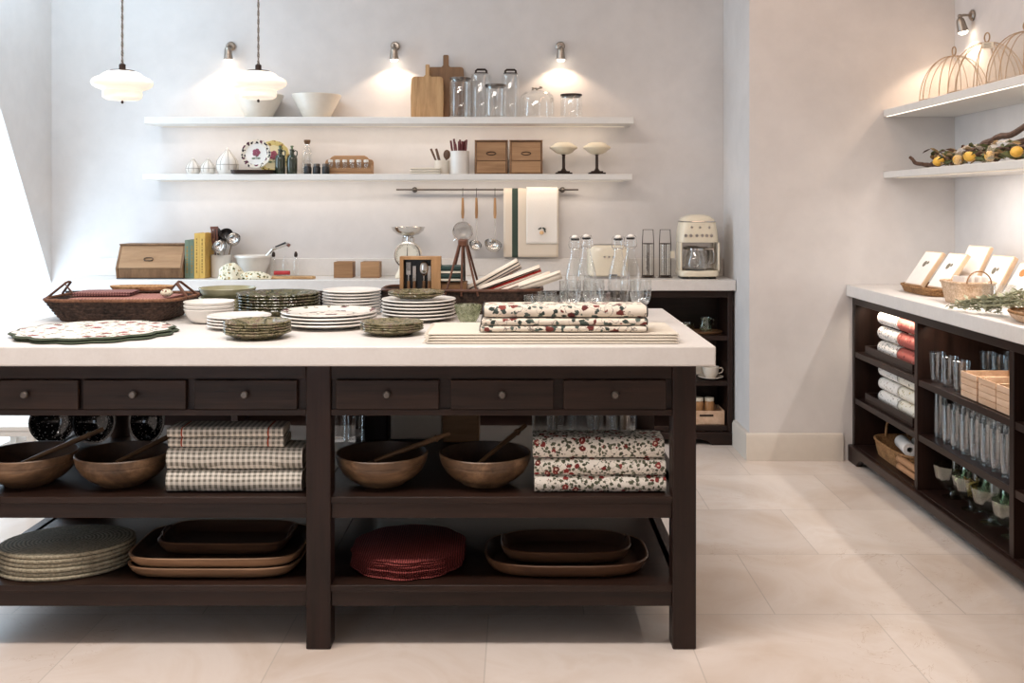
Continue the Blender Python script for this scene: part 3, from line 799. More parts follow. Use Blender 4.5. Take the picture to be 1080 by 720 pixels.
def pt(px,py,Y): return (gx(px,Y),Y,gz(py,Y))
roll_between('rolled_towel',M['tw1'],pt(492,309,3.892),pt(548,278,3.885),.026,'rolled white towel with thin grey stripes leaning highest in the trug','towel','rolled towels in the trug',-1.0)
roll_between('rolled_towel',M['tw2'],pt(507,309,3.83),pt(571,286,3.828),.030,'rolled white towel with red stripes leaning in the trug','towel','rolled towels in the trug',-1.0)
roll_between('rolled_towel',M['tw3'],pt(530,309,3.782),pt(581,290,3.78),.018,'slim rolled towel with one pale pink stripe leaning in the trug','towel','rolled towels in the trug',-1.0)
roll_between('rolled_towel',M['tw4'],pt(548,304.5,3.745),pt(592,289.5,3.745),.019,'plain cream rolled towel leaning at the right end of the trug','towel','rolled towels in the trug',-1.0)

# --- bottles and glasses
def swing_bottle(label,x,y):
    t=thing('glass_bottle',label,'bottle',(x,y,TOP+EPS),rnd.uniform(-.3,.3),group='swing top bottles')
    MB().lathe([(0,.002),(.034,0),(.038,.004),(.0385,.03),(.0385,.125),(.036,.155),(.028,.19),(.018,.225),(.0145,.25),(.0145,.272),(.0165,.274),(.0165,.284),(.0135,.285),(.012,.272),(.012,.25),(.0155,.225),(.0255,.19),(.0335,.155),(.036,.125),(.036,.008),(0,.007)],28).build('body',M['glass'],t)
    MB().lathe([(0,.2846),(.010,.2846),(.0122,.288),(.012,.294),(.007,.299),(0,.3)],20).build('stopper',M['ceram'],t)
    MB().lathe([(.0135,.2805),(.0165,.2845),(.0165,.2875),(.013,.2885)],20,closed=True).build('seal',M['black'],t)
    w=MB()
    for sx in (-1,1): w.tube([(sx*.016,0,.296),(sx*.022,0,.288),(sx*.0225,-.004,.262),(sx*.017,0,.25),(sx*.0165,.01,.248)],.0012,6)
    w.tube([(.0165*math.cos(2*PI*k/20),.0165*math.sin(2*PI*k/20),.25) for k in range(20)],.0012,6,True)
    w.tube([(-.0225,-.004,.262),(-.02,-.018,.256),(0,-.024,.254),(.02,-.018,.256),(.0225,-.004,.262)],.0012,6)
    w.build('wire_clip',M['steel'],t)
    return t
for px,Y,l in ((606.5,3.60,'clear swing top bottle, leftmost of the four on the island'),(618.5,3.70,'clear swing top bottle, second from left of the four'),(652,3.60,'clear swing top bottle, third from left of the four'),(665,3.70,'clear swing top bottle, rightmost of the four on the island')):
    swing_bottle(l,gx(px,Y),Y)
def rib(n,a): return lambda t,k: 1+a*math.cos(n*t)
def goblet(label,x,y):
    t=thing('goblet',label,'glass',(x,y,TOP+EPS),group='ribbed goblets')
    MB().lathe([(.012,.062),(.026,.072),(.034,.092),(.0365,.12),(.0365,.15),(.0345,.151),(.0342,.12),(.032,.094),(.024,.076),(.01,.068)],60,mod=rib(14,.045)).build('bowl',M['ribglass'],t)
    MB().lathe([(0,0),(.033,0),(.033,.002),(.012,.006),(.006,.015),(.006,.045),(.009,.056),(.012,.062),(.010,.067),(0,.0685)],32).build('stem',M['ribglass'],t)
    return t
for px,Y,l in ((601.5,3.42,'ribbed clear goblet standing before the left pair of bottles'),(626,3.45,'ribbed clear goblet standing between the two pairs of bottles'),(675.5,3.44,'ribbed clear goblet at the right end of the glassware')):
    goblet(l,gx(px,Y),Y)
def tumbler(label,x,y,r=.034,h=.095):
    o=MB().lathe([(0,0),(r*.86,0),(r*.9,.003),(r,h),(r-.002,h+.001),(r*.9-.002,.009),(0,.008)],60,mod=rib(14,.04)).build('tumbler',M['ribglass'])
    put(o,(x,y,TOP+EPS)); return tag(o,label,'glass','ribbed tumblers on the island')
for px,Y,l in ((563,3.47,'ribbed tumbler at the left end of the glassware'),(583,3.47,'ribbed tumbler, front row, second from the left'),(577,3.62,'ribbed tumbler, back row, just right of the rolled towels'),(643,3.36,'ribbed tumbler in front of the third bottle'),(633,3.575,'ribbed tumbler between the bottle pairs, back row')):
    tumbler(l,gx(px,Y),Y)
# ================================ ON THE ISLAND SHELVES ================================
S1=.447+EPS; S2=.187+EPS
def wood_bowl(label,x,y,rz):
    t=thing('wooden_bowl',label,'bowl',(x,y,S1),rz,group='large wooden bowls')
    R=.143
    MB().lathe([(0,0),(.072,0),(.075,.004),(.1,.018),(.122,.038),(.134,.058),(.1375,.066),(.137,.070),(.1395,.072),(.142,.085),(.143,.092),(.1405,.095)],56,mod=lambda t,k:1+.006*math.sin(2*t+1)).build('outside',M['bowlwood'],t)
    MB().lathe([(.1405,.095),(.136,.094),(.131,.07),(.117,.043),(.095,.026),(.06,.014),(0,.012)],56,mod=lambda t,k:1+.006*math.sin(2*t+1)).build('inside',M['bowlin'],t)
    return t
def spoon(label,x,y,z,rz,tilt,L=.27):
    o=MB()
    o.tube([(0,0,0),(L*.3,0,.002),(L*.72,0,.004),(L,0,.006)],[.0065,.0075,.0085,.007],10)
    o.tube([(L*.80,0,.0045),(L*.815,0,.0046),(L*.83,0,.0047)],[.0105,.0112,.0105],10)
    o.ell((-.035,0,-.004),.042,.026,.009)
    o=o.build('wooden_spoon',M['spoonw'])
    put(o,(x,y,z),rz,0,-tilt); return tag(o,label,'spoon','wooden salad spoons')
BW=[(-1.512,3.12,'wide carved wooden bowl at the far left end of the upper island shelf'),(-1.222,3.12,'carved wooden bowl on the upper island shelf, left of the checked cloths'),(-.418,3.12,'carved wooden bowl just right of the middle leg of the island'),(-.098,3.12,'carved wooden bowl left of the floral folded cloths')]
for i,(x,y,l) in enumerate(BW): wood_bowl(l,x,y,i*1.7)
SP=[('wooden spoon in the far left bowl, handle raised over the next bowl',-1.512,.55,.30),('wooden spoon in the bowl beside the checked cloths',-1.222,.78,.28),('wooden spoon with ringed handle in the bowl beside the middle leg',-.418,.3,.26),('wooden spoon in the bowl beside the floral cloths',-.098,.95,.26)]
for l,x,rz,ti in SP:
    # the handle lies across the rim; the bowl of the spoon rests inside
    L=.29; a=ti
    rimx=.135; zr=S1+.0985+.010
    d=rimx/math.cos(a)*1.0
    sx=x+math.cos(rz)*(rimx-.165*math.cos(a)); sy=3.12+math.sin(rz)*(rimx-.165*math.cos(a))
    spoon(l,sx,sy,zr-.165*math.sin(a),rz,a,.25)

# checked cloths
M['ging']=m_gingham('sage_gingham',C(228,221,210),C(124,120,108),.0165)
M['ging2']=m_gingham('sage_gingham_red_trim',C(226,218,206),C(122,118,108),.0165,C(168,74,50),(-.13,.128))
cx=gx(247,3.0)
for i in range(2):
    o=cloth_block(.405,.12,.066,20,1,60+i,.35,.003).build('checked_cloth',M['ging'])
    put(o,(cx,3.055,S1+i*.0672)); tag(o,f'large sage checked folded cloth, {"lower" if i==0 else "upper"} of the two thick ones','cloth','sage checked cloths on the island shelf')
for i in range(2):
    o=cloth_block(.345,.105,.029,20,1,70+i,.4,.0018).build('checked_cloth',M['ging2'])
    put(o,(cx-.028,3.053,S1+.1352+i*.0295),.015*i); tag(o,f'thin checked cloth with red edge stripes, {ordn(i,2)} of the two on top','cloth','red edged checked cloths')
# floral cloths
M['fl_dense']=m_floral('dense_floral',C(228,221,210),C(104,106,86),C(146,62,58),84,36,.44,.34,.7,C(120,116,96),C(226,200,180),.95)
for i,h in enumerate((.05,.05,.062)):
    o=cloth_block(.392,.12,h,22,1,80+i,.35,.0025).build('floral_cloth',M['fl_dense'])
    put(o,(.2505-.002*i,3.055,S1+(0,.0507,.1014)[i]),0); tag(o,f'folded cloth in dense rose print, {("bottom","middle","topmost")[i]} of three beside the right leg','cloth','rose print folded cloths')

# behind, on the upper shelf
M['enamel']=m_plain('black_speckled_enamel',C(14,14,15),.12,spec=.7)
def speck():
    t=NT('speckled_black_enamel'); b=t.bsdf(.1,0,.7); co=t.coord()
    v=t.n('ShaderNodeTexVoronoi'); v.inputs['Scale'].default_value=110; t.l(co,v.inputs['Vector'])
    t.l(t.mix(t.math('LESS_THAN',v.outputs['Distance'],.22),C(13,13,14),C(150,148,146)),b.inputs['Base Color']); M['enamel']=t.m
speck()
def colander(label,x,y,rz):
    t=thing('enamel_strainer',label,'strainer',(x,y,S1+.079),rz,group='black enamel strainers')
    MB().at((0,0,0),rx=PI/2-.15).lathe([(0,-.035),(.03,-.033),(.058,-.018),(.073,.004),(.078,.006),(.078,.009),(.071,.008),(.055,-.014),(.028,-.029),(0,-.031)],36).build('bowl',M['enamel'],t)
    MB().at((0,0,0),rx=PI/2-.15).tube([(.075*math.cos(a),.075*math.sin(a),.012+.03*math.sin((a-.4)/2.3*PI)) for a in [.4+2.3*k/12 for k in range(13)]],.002,6).build('handle',M['steel'],t)
for px,rz,l in ((55,.5,'black enamel strainer standing on edge, leftmost behind the bowls'),(100,.0,'black speckled enamel strainer standing on edge behind the second bowl'),(156,-.35,'black enamel strainer standing on edge left of the checked cloths')):
    colander(l,gx(px,3.62),3.62,rz)
M['tin']=m_plain('brown_tin',C(98,80,72),.4,.3)
o=MB().lathe([(0,0),(.035,0)]+[(.035+(.0025 if k%2 else 0),.004+.0075*k) for k in range(28)]+[(.035,.215),(0,.216)],28).build('ribbed_canister',M['tin'])
put(o,(gx(127,3.74),3.74,S1)); tag(o,'brown ribbed canister behind the black enamel strainers','canister')
# tall glass vases behind the floral cloths
def vase(label,x,y,r=.036,h=.215):
    o=MB().lathe([(0,0),(r*.96,0),(r,.004),(r,h),(r-.003,h+.001),(r-.003,.012),(0,.011)],56,mod=rib(16,.02)).build('ribbed_vase',M['ribglass'])
    put(o,(x,y,S1)); return tag(o,label,'vase','ribbed glass vases')
VX=[(572,3.60),(594,3.62),(616,3.60),(638,3.62),(659,3.60)]
VN=['first','second','third','fourth','fifth']
for (px,Y),nm in zip(VX,VN): vase(f'tall ribbed glass vase behind the rose print cloths, {nm} from the left',gx(px,Y),Y)
M['driedstone']=m_plain('brown_clay',C(108,84,64),.7,var=.15)
for px,r,l in ((583,.022,'small brown clay ball behind the vases, left one'),(626,.028,'brown clay ball behind the vases, middle one'),(655,.026,'greyish clay ball behind the vases, right one')):
    o=MB().lathe([(0,0),(r*.6,0),(r*.95,r*.6),(r,r*1.1),(r*.75,r*1.8),(r*.4,r*2.1),(r*.35,r*2.05),(0,r*1.9)],20).build('clay_pot',M['driedstone'])
    put(o,(gx(px,3.78),3.78,S1+.0)); o.scale=(1,1,3.0); tag(o,l.replace('ball','pot'),'pot','clay pots behind the vases')
# boxes in the middle
for px,w,h,Y,mt,l in ((399,.085,.17,3.72,'darkv','dark wooden box, leftmost behind the right hand wooden bowls'),(441,.19,.20,3.75,'ironst','wide stoneware coloured box behind the right hand wooden bowls'),(487,.13,.19,3.70,'oakx','pale wooden box behind the bowl beside the floral cloths')):
    o=MB().box(-w/2,w/2,-.07,.07,0,h).build('storage_box',M[mt],bevel=.006)
    put(o,(gx(px,Y),Y,S1)); tag(o,l,'box','boxes at the back of the upper island shelf')
    MB().box(-w/2-.002,w/2+.002,-.072,.072,h*.8,h*.8+.008).build('lid_line',M['dark'],o)
for px,l in ((356,'clear glass beaker behind the bowl beside the middle leg, left one'),(374.5,'clear glass beaker behind the bowl beside the middle leg, right one')):
    o=MB().lathe([(0,0),(.026,0),(.028,.004),(.03,.2),(.028,.201),(.026,.01),(0,.009)],28).build('beaker',M['glass']); put(o,(gx(px,3.66),3.66,S1)); tag(o,l,'glass','beakers behind the bowls')
# steel servers under the drawers (lying on the checked cloths' neighbours)
M['server']=m_plain('dark_server',C(60,56,54),.3,.8)
# ---- lower shelf: woven mats, trays
def coil():
    t=NT('coiled_seagrass'); b=t.bsdf(.8,0,.2); co=t.coord(scale=(1,1.37,1)); 
    w=t.n('ShaderNodeTexWave'); w.wave_type='RINGS'; w.rings_direction='Z'; w.inputs['Scale'].default_value=26; w.inputs['Distortion'].default_value=1.2; w.inputs['Detail Scale'].default_value=8
    t.l(co,w.inputs['Vector']); n=t.noise(t.coord(),140,2)
    f=t.math('ADD',t.math('MULTIPLY',w.outputs['Fac'],.3),t.math('MULTIPLY',n,.7))
    t.l(t.ramp(f,[(.3,C(96,90,74)),(.7,C(170,160,138))]),b.inputs['Base Color']); t.bump(b,f,.5,.004); M['seagrass']=t.m
coil()
pw=MB()
pw.loft([(0,.19,.139,2)]+[(.0125*.5-.006*math.cos(a),.193+.006*math.sin(a),.142+.006*math.sin(a),2) for a in [PI*k/6 for k in range(7)]]+[(.0125,.19,.139,2)],120,lambda t,k:1+.006*math.sin(70*t))
p=pw.build('woven_mat',M['seagrass'])
for i in range(6):
    o=p if i==0 else copy_tree(p)
    put(o,(gx(73,3.15)+rnd.uniform(-.006,.006),3.135+rnd.uniform(-.004,.004),S2+i*.0128),.22+rnd.uniform(-.03,.03))
    tag(o,f'oval woven seagrass placemat, {ordn(i,6)} of the stack on the lower island shelf','placemat','seagrass placemats')
M['traydark']=m_wood('brown_tray_wood',C(62,42,31),C(112,80,58),0,.42,12,.4,.2,.1)
def wtray(name,label,x,y,z,hx,hy,h,e,rz,group,grips=False,outer='trayrim'):
    t=thing(name,label,'tray',(x,y,z),rz,group=group)
    MB().loft([(0,hx-.03,hy-.03,e),(.004,hx-.02,hy-.02,e),(h*.5,hx-.008,hy-.008,e),(h,hx,hy,e),(h+.002,hx-.003,hy-.003,e),(h+.001,hx-.008,hy-.008,e)],96,cap1=False).build('pan',M[outer],t)
    MB().loft([(h+.001,hx-.008,hy-.008,e),(.012,hx-.028,hy-.028,e),(.010,hx-.034,hy-.034,e)],96,cap0=False).build('lining',M['tray'],t)
    for s in (-1,1) if grips else ():
        MB().tube([(s*(hx-.012),-.045,h*.75),(s*(hx-.006),-.03,h+.010),(s*(hx-.006),0,h+.014),(s*(hx-.006),.03,h+.010),(s*(hx-.012),.045,h*.75)],.0045,8).build('grip',M['tray'],t)
    return t
tx=gx(231,3.12)
g='dark wooden trays on the lower island shelf'
wtray('wooden_tray','large dark wooden tray, lower of the nested pair beside the seagrass mats',tx,3.16,S2,.262,.17,.034,5,0,g)
wtray('wooden_tray','large dark wooden tray, upper of the nested pair beside the seagrass mats',tx+.003,3.163,S2+.028,.264,.172,.036,5,.01,g)
wtray('wooden_tray','smaller dark tray lying inside the large trays beside the seagrass mats',tx+.012,3.19,S2+.043,.205,.12,.04,5,-.01,g,True,'traydark')
tx=gx(597,3.14)
wtray('wooden_tray','large oval wooden tray on the lower island shelf beside the right leg',tx,3.16,S2,.255,.165,.04,3.2,0,g,outer='traydark')
wtray('wooden_tray','smaller oval wooden tray lying inside the tray beside the right leg',tx,3.185,S2+.0145,.205,.115,.04,3.2,0,g,True,'traydark')
def redweave():
    t=NT('red_woven_straw'); b=t.bsdf(.75,0,.2); co=t.coord()
    w=t.n('ShaderNodeTexWave'); w.inputs['Scale'].default_value=45; w.bands_direction='X'; w.inputs['Distortion'].default_value=.6; t.l(co,w.inputs['Vector'])
    n=t.noise(co,150,2); f=t.math('ADD',t.math('MULTIPLY',w.outputs['Fac'],.5),t.math('MULTIPLY',n,.5))
    t.l(t.ramp(f,[(.3,C(84,34,33)),(.7,C(146,70,66))]),b.inputs['Base Color']); t.bump(b,f,.5,.004); M['redweave']=t.m
redweave()
p=MB().lathe([(0,0),(.172,0),(.178,.0035),(.172,.007),(0,.007)],144,mod=lambda t,k:1+.045*(abs(math.sin(5*t))-.6)).build('woven_mat',M['redweave'])
for i in range(8):
    o=p if i==0 else copy_tree(p)
    put(o,(gx(432,3.18)+rnd.uniform(-.004,.004),3.17+rnd.uniform(-.004,.004),S2+i*.0073),rnd.uniform(-.05,.05))
    tag(o,f'red scalloped woven placemat, {ordn(i,8)} of the stack beside the oval trays','placemat','red scalloped placemats')
t=thing('fluted_pot','white fluted pot on a dark base behind the seagrass mats','pot',(gx(90,3.7),3.7,S2))
MB().lathe([(0,0),(.095,0),(.1,.02),(.095,.028),(0,.03)],40).build('base',M['darkv'],t)
MB().lathe([(0,.031),(.085,.031),(.1,.06),(.105,.13),(.1,.135),(.096,.13),(.08,.045),(0,.042)],96,mod=lambda t,k:1+.025*math.cos(24*t)).build('vessel',M['ceram'],t)
for i,px in enumerate((410,434,458)):
    o=MB().lathe([(0,0),(.03,0),(.04,.03),(.045,.12),(.043,.121),(.037,.032),(.027,.01),(0,.009)],28).build('glass_bowl',M['glass']); put(o,(gx(px,3.62),3.62,S2)); tag(o,f'clear glass behind the red placemats, {VN[i]} from the left','glass','glasses behind the red placemats')
# ================================ ON THE BACK SHELVES ================================
T1=1.79+EPS; T2=1.475+EPS
YS=5.66
def cbowl(label,px):
    o=MB().lathe([(0,0),(.072,0),(.074,.003),(.078,.012),(.136,.122),(.138,.130),(.136,.133),(.131,.128),(.074,.016),(0,.012)],56).build('conical_bowl',M['ironst'])
    put(o,(gx(px,YS),YS-.0,T1)); return tag(o,label,'bowl','conical bowls')
cbowl('large conical stoneware bowl on the upper shelf, behind the pendant lamp',273)
cbowl('large conical stoneware bowl on the upper shelf, fully in view',334)
def board(name,mat,label,px,Y,w,h,hw,hh,lean,r=.02,th=.018,off=0):
    pts=[]
    def arc(cx,cz,rr,a0,a1,n=6): return [(cx+rr*math.cos(a0+(a1-a0)*k/n),cz+rr*math.sin(a0+(a1-a0)*k/n)) for k in range(n+1)]
    W=w/2
    pts+=arc(-W+r*.4,r*.4,r*.4,PI,1.5*PI)+arc(W-r*.4,r*.4,r*.4,1.5*PI,2*PI)
    pts+=[(W+.003,h*.5)]+arc(W-r,h-r,r,0,PI/2)+[(off+hw/2+.008,h),(off+hw/2,h+.01)]
    pts+=arc(off+hw/2-.008,h+hh-.008,.008,0,PI/2)+arc(off-hw/2+.008,h+hh-.008,.008,PI/2,PI)
    pts+=[(off-hw/2,h+.01),(off-hw/2-.008,h)]+arc(-W+r,h-r,r,PI/2,PI)+[(-W-.003,h*.5)]
    o=MB().prism(pts,-th/2,th/2,'y').build(name,mat,bevel=.003)
    return tag(put(o,(gx(px,Y),Y,T1+.002),0,-lean),label,'cutting board','wooden cutting boards')
board('cutting_board',M['acacia'],'pale grained cutting board with short handle, in front of the darker one',450.5,5.645,.181,.235,.025,.07,.10)
board('cutting_board',M['walnut'],'darker wooden cutting board with tall handle standing behind the pale one',470,5.725,.205,.30,.032,.07,.08)
def jar(label,px,Y,w,h,lid,knob=False):
    r=w/2
    t=thing('glass_jar',label,'jar',(gx(px,Y),Y,T1),group='lidded glass jars')
    hb=h-.022
    MB().lathe([(0,0),(r*.96,0),(r,.004),(r,hb-.012),(r*.93,hb),(r*.91,hb),(r*.97,hb-.014),(r*.97,.008),(0,.006)],36).build('body',M['glass'],t)
    if knob:
        l=MB().lathe([(0,hb+.0005),(r*.98,hb+.0005),(r,hb+.003),(r*.98,hb+.006),(r*.3,hb+.009),(0,hb+.009)],36).build('lid',M['glass'],t)
        k=MB(); k.tube([(-.03,0,hb+.012),(-.03,0,hb+.026),(-.022,0,hb+.033),(.022,0,hb+.033),(.03,0,hb+.026),(.03,0,hb+.012)],.006,8)
        k.lathe([(0,hb+.0095),(.04,hb+.0095),(.04,hb+.0135),(0,hb+.0135)],24); k.build('lid_handle',M['brownmetal'],t)
    else:
        MB().lathe([(0,hb-.006),(r*.86,hb-.006),(r*.88,hb+.0005),(r*.98,hb+.0005),(r*.98,hb+.009),(r*.9,hb+.011),(0,hb+.011)],36).build('lid',M[lid],t)
jar('tall clear jar with flat grey lid, leftmost beside the wooden boards',485.5,5.62,.122,.235,'pewter')
jar('tall clear jar with dark arched knob, behind the short jar on its left',507.5,5.70,.118,.27,'x',True)
jar('short clear jar with flat grey lid, in front of the two knobbed jars',522.5,5.60,.122,.195,'pewter')
jar('tall slim clear jar with dark arched knob, just left of the glass dome',538.5,5.71,.104,.27,'x',True)
jar('small clear jar with dark flat lid, right of the glass dome',602.5,5.64,.125,.146,'brownmetal')
t=thing('cake_dome','clear glass cake dome with metal twig handle on a thin glass plate','cake dome',(gx(566.5,5.64),5.64,T1))
MB().lathe([(0,0),(.104,0),(.106,.004),(.104,.006),(0,.006)],48).build('plate',M['glass'],t)
MB().lathe([(.098,.007),(.098,.10),(.09,.128),(.07,.145),(.03,.155),(0,.156),(0,.153),(.03,.152),(.069,.142),(.088,.126),(.096,.1),(.096,.007)],48).build('dome',M['glass'],t)
k=MB(); k.tube([(-.03,0,.16),(-.01,0,.168),(.008,.004,.166),(.03,0,.172)],.004,8); k.ell((0,0,.162),.01,.01,.007); k.ell((.02,0,.175),.009,.005,.004); k.ell((-.022,0,.17),.009,.005,.004); k.build('handle',M['nickel'],t)

# lower shelf
M['greyline']=m_plain('grey_line_ceramic',C(150,140,130),.5)
def garlic(label,px,w,h):
    t=thing('ceramic_bulb_jar',label,'jar',(gx(px,YS),YS,T2),group='white bulb shaped jars'); r=w/2
    MB().lathe([(0,0),(r*.7,0),(r*.95,h*.15),(r,h*.32),(r*.92,h*.5),(r*.66,h*.66),(r*.36,h*.8),(r*.15,h*.92),(r*.06,h),(0,h)],48,mod=lambda t,k:1+.045*abs(math.cos(4*t))).build('body',M['ceram'],t)
    ri=MB(); ri.tube([(r*1.012*math.cos(2*PI*k/40)*(1+.045*abs(math.cos(8*PI*k/40))),r*1.012*math.sin(2*PI*k/40)*(1+.045*abs(math.cos(8*PI*k/40))),h*.36) for k in range(40)],.0016,6,True)
    for j in range(8):
        a=PI/8+j*PI/4
        ri.tube([(rr*1.01*math.cos(a),rr*1.01*math.sin(a),zz) for rr,zz in ((r*.95,h*.15),(r,h*.32),(r*.92,h*.5),(r*.66,h*.66),(r*.36,h*.8),(r*.15,h*.92))],.0015,6)
    ri.build('painted_lines',M['greyline'],t)
garlic('small white bulb shaped jar, leftmost on the lower shelf',203.5,.076,.094)
garlic('small white bulb shaped jar between the leftmost and the large one',219.3,.08,.094)
garlic('large white bulb shaped jar on the lower shelf, tallest of three',239.8,.122,.152)
o=MB().loft([(0,.105,.06,6),(.003,.115,.07,6),(.022,.12,.075,6),(.022,.116,.071,6),(.006,.11,.066,6)],48).build('tray',M['brownmetal'])
put(o,(gx(268,5.60),5.60,T2)); tag(o,'flat dark tray under the leaning floral plates on the lower shelf','tray')
def wallplate(label,px,Y,r,z,mat,rimm,lean,motif=1):
    t=thing('floral_plate',label,'plate',(gx(px,Y),Y,z),0,group='leaning floral plates',rx=PI/2-lean)
    # origin is the bottom edge: the disc stands on it
    prof=[(0,0),(r*.62,0),(r*.66,.003),(r*.98,.014),(r,.016),(r*.98,.018),(r*.64,.008),(0,.006)]
    MB().lathe(prof,64,c=(0,r,0),mod=lambda t,k:1+.015*math.cos(12*t)).build('body',mat,t)
    MB().lathe([(r*.72,.0105),(r*.98,.0186),(r*.985,.0192),(r*.72,.0113)],64,c=(0,r,0),closed=True,mod=lambda t,k:1+.015*math.cos(12*t)).build('painted_border',rimm,t)
    if motif:
        m_=MB()
        for k in range(5):
            a=k*2*PI/5; m_.ell((.017*math.cos(a)*r*motif/.07,r*1.12+.017*math.sin(a)*r*motif/.07,.0075),.016*r*motif/.07,.016*r*motif/.07,.002,12,6)
        m_.build('painted_flower',M['plumpaint'],t)
        l=MB()
        l.tube([(0,r*1.0,.0085),(0,r*.66,.0075)],.0016,6)
        for s in (-1,1): l.ell((s*.02*r*motif/.07,r*.72,.0075),.015*r*motif/.07,.007*r*motif/.07,.002,12,6)
        l.build('painted_leaves',M['leafpaint'],t)
    return t
M['plumpaint']=m_plain('plum_paint',C(140,62,84),.4,var=.15)
M['leafpaint']=m_plain('leaf_paint',C(92,110,78),.4,var=.15)
M['borderdark']=m_floral('dark_border_glaze',C(228,218,202),C(60,52,56),C(110,60,78),60,40,.42,.4,.6)
M['bordery']=m_floral('yellow_border_glaze',C(206,188,126),C(130,120,70),C(170,120,70),60,40,.36,.34,.6)
M['yellowplate']=m_plain('pale_yellow_glaze',C(226,214,176),.25,var=.03)
wallplate('white floral plate with dark border and plum rose, leaning in front',270,5.60,.083,T2+.028,M['ceram'],M['borderdark'],.16,.6)
wallplate('yellowish floral plate leaning behind the white floral plate',288,5.70,.095,T2+.004,M['yellowplate'],M['bordery'],.12,.62)
M['greenbottle']=m_plain('green_bottle_glass',C(50,57,43),.1,var=.15,spec=.8)
def oilb(label,px):
    t=thing('oil_bottle',label,'bottle',(gx(px,5.6),5.6,T2),0,group='green oil bottles')
    MB().lathe([(0,0),(.027,0),(.029,.004),(.029,.085),(.026,.1),(.012,.112),(.0105,.13),(.013,.132),(.013,.138),(.009,.139),(0,.139)],28).build('body',M['greenbottle'],t)
    MB().lathe([(0,.1395),(.007,.1395),(.006,.148),(.009,.152),(.009,.158),(0,.16)],16).build('stopper',M['leafpaint'],t)
    MB().tube([(.0105,0,.126),(.02,0,.132),(.028,0,.126),(.028,0,.108),(.022,0,.097)],.0035,8).build('handle',M['greenbottle'],t)
oilb('green glass oil bottle with side handle, left one of the pair',295.5); oilb('green glass oil bottle with side handle, right one of the pair',308)
t=thing('corked_bottle','tall clear bottle with cork behind the little dark jars','bottle',(gx(324,5.70),5.70,T2))
MB().lathe([(0,0),(.03,0),(.031,.004),(.031,.11),(.027,.135),(.017,.155),(.0155,.18),(.0135,.18),(.015,.154),(.025,.134),(.029,.11),(.029,.007),(0,.006)],28).build('body',M['glass'],t)
MB().lathe([(0,.172),(.013,.172),(.0185,.186),(.0185,.197),(0,.198)],16).build('cork',M['spoonw'],t)
for px,l in ((324.5,'little dark jar, left of the three on the lower shelf'),(334,'little dark jar, middle of the three on the lower shelf'),(343.5,'little dark jar, right of the three beside the tube rack')):
    t=thing('spice_jar',l,'jar',(gx(px,5.59),5.59,T2),group='little dark jars')
    MB().lathe([(0,0),(.021,0),(.0215,.003),(.0215,.036),(.017,.043),(0,.043)],20).build('body',M['black'],t)
    MB().lathe([(0,.0435),(.018,.0435),(.018,.056),(.016,.058),(0,.058)],20).build('lid',M['pewter'],t)
t=thing('tube_rack','low oak rack holding a row of small glass tubes','rack',(gx(367.5,5.66),5.66,T2))
P=[(-.137,0),(.137,0),(.137,.07),(.131,.083),(.112,.088),(.1,.1),(.085,.108),(-.085,.108),(-.1,.1),(-.112,.088),(-.131,.083),(-.137,.07)]
MB().prism(P,.03,.042,'y').build('back_board',M['oakx'],t,.002)
MB().box(-.132,.132,-.035,.03,0,.012).build('base',M['oakx'],t,.002)
MB().box(-.132,.132,-.035,-.027,.012,.034).build('front_rail',M['oakx'],t,.002)
for s in (-1,1): MB().box(s*.134-.004,s*.134+.004,-.035,.03,0,.05).build('end_board',M['oakx'],t,.002)
for i in range(6):
    x=-.1+.04*i
    o=MB().lathe([(0,0),(.0125,0),(.0135,.003),(.0135,.055),(.012,.055),(.012,.005),(0,.004)],16).build('glass_tube',M['glass']); put(o,(t.location.x+x,5.655,T2+.0135)); tag(o,f'small glass tube in the oak rack, {("first","second","third","fourth","fifth","sixth")[i]} from the left','tube','glass tubes in the rack')
    MB().lathe([(0,.0555),(.014,.0555),(.014,.068),(.01,.070),(0,.070)],16).build('cap',M['ceram'],o)
# napkins, pots
for i in range(3):
    o=cloth_block(.165,.12,.0115,8,1,90+i,.5,.0006).build('folded_napkin',M['linen']); put(o,(gx(450,5.63)-.002*i,5.63,T2+i*.0122)); tag(o,f'small folded pale napkin, {ordn(i,3)} of the pile left of the crocks','napkin','folded pale napkins')
def crock(name,label,px,Y,r,h,z,mat,lip=False):
    o=MB().lathe([(0,0),(r*.94,0),(r*.97,.004),(r,h-.004),(r*1.02,h),(r*.97,h+.001),(r*.93,h-.006),(r*.9,.01),(0,.008)],40).build(name,mat)
    put(o,(gx(px,Y),Y,z)); return tag(o,label,'crock','utensil crocks')
crock('crock','small squat stoneware crock left of the tall white crock',466,5.66,.044,.078,T2,M['ironst'])
crock('crock','tall white crock full of dark red handles on the lower shelf',485,5.61,.052,.128,T2,M['ceram'])
M['redhandle']=m_plain('dark_red_handle',C(104,44,46),.35)
M['brownhandle']=m_plain('brown_handle',C(96,66,48),.4)
for i in range(13):
    a=i*2.4; rr=.012+.024*((i*7)%13)/13
    x0,y0=rr*math.cos(a),rr*math.sin(a); k=1.35+.25*rnd.random()
    o=MB(); zt=.165+.035*rnd.random()
    o.tube([(x0*.8,y0*.8,.012),(x0*1.1,y0*1.1,.11)],.0022,6)
    o=o.build('table_knife',M['steel']); put(o,(gx(485,5.61),5.61,T2))
    tag(o,'dark red handled knife standing in the tall white crock','knife','red handled knives in the white crock')
    MB().tube([(x0*1.1,y0*1.1,.105),(x0*k,y0*k,.14),(x0*k*1.15,y0*k*1.15,zt)],[.0045,.006,.0055],8).build('handle',M['redhandle'],o)
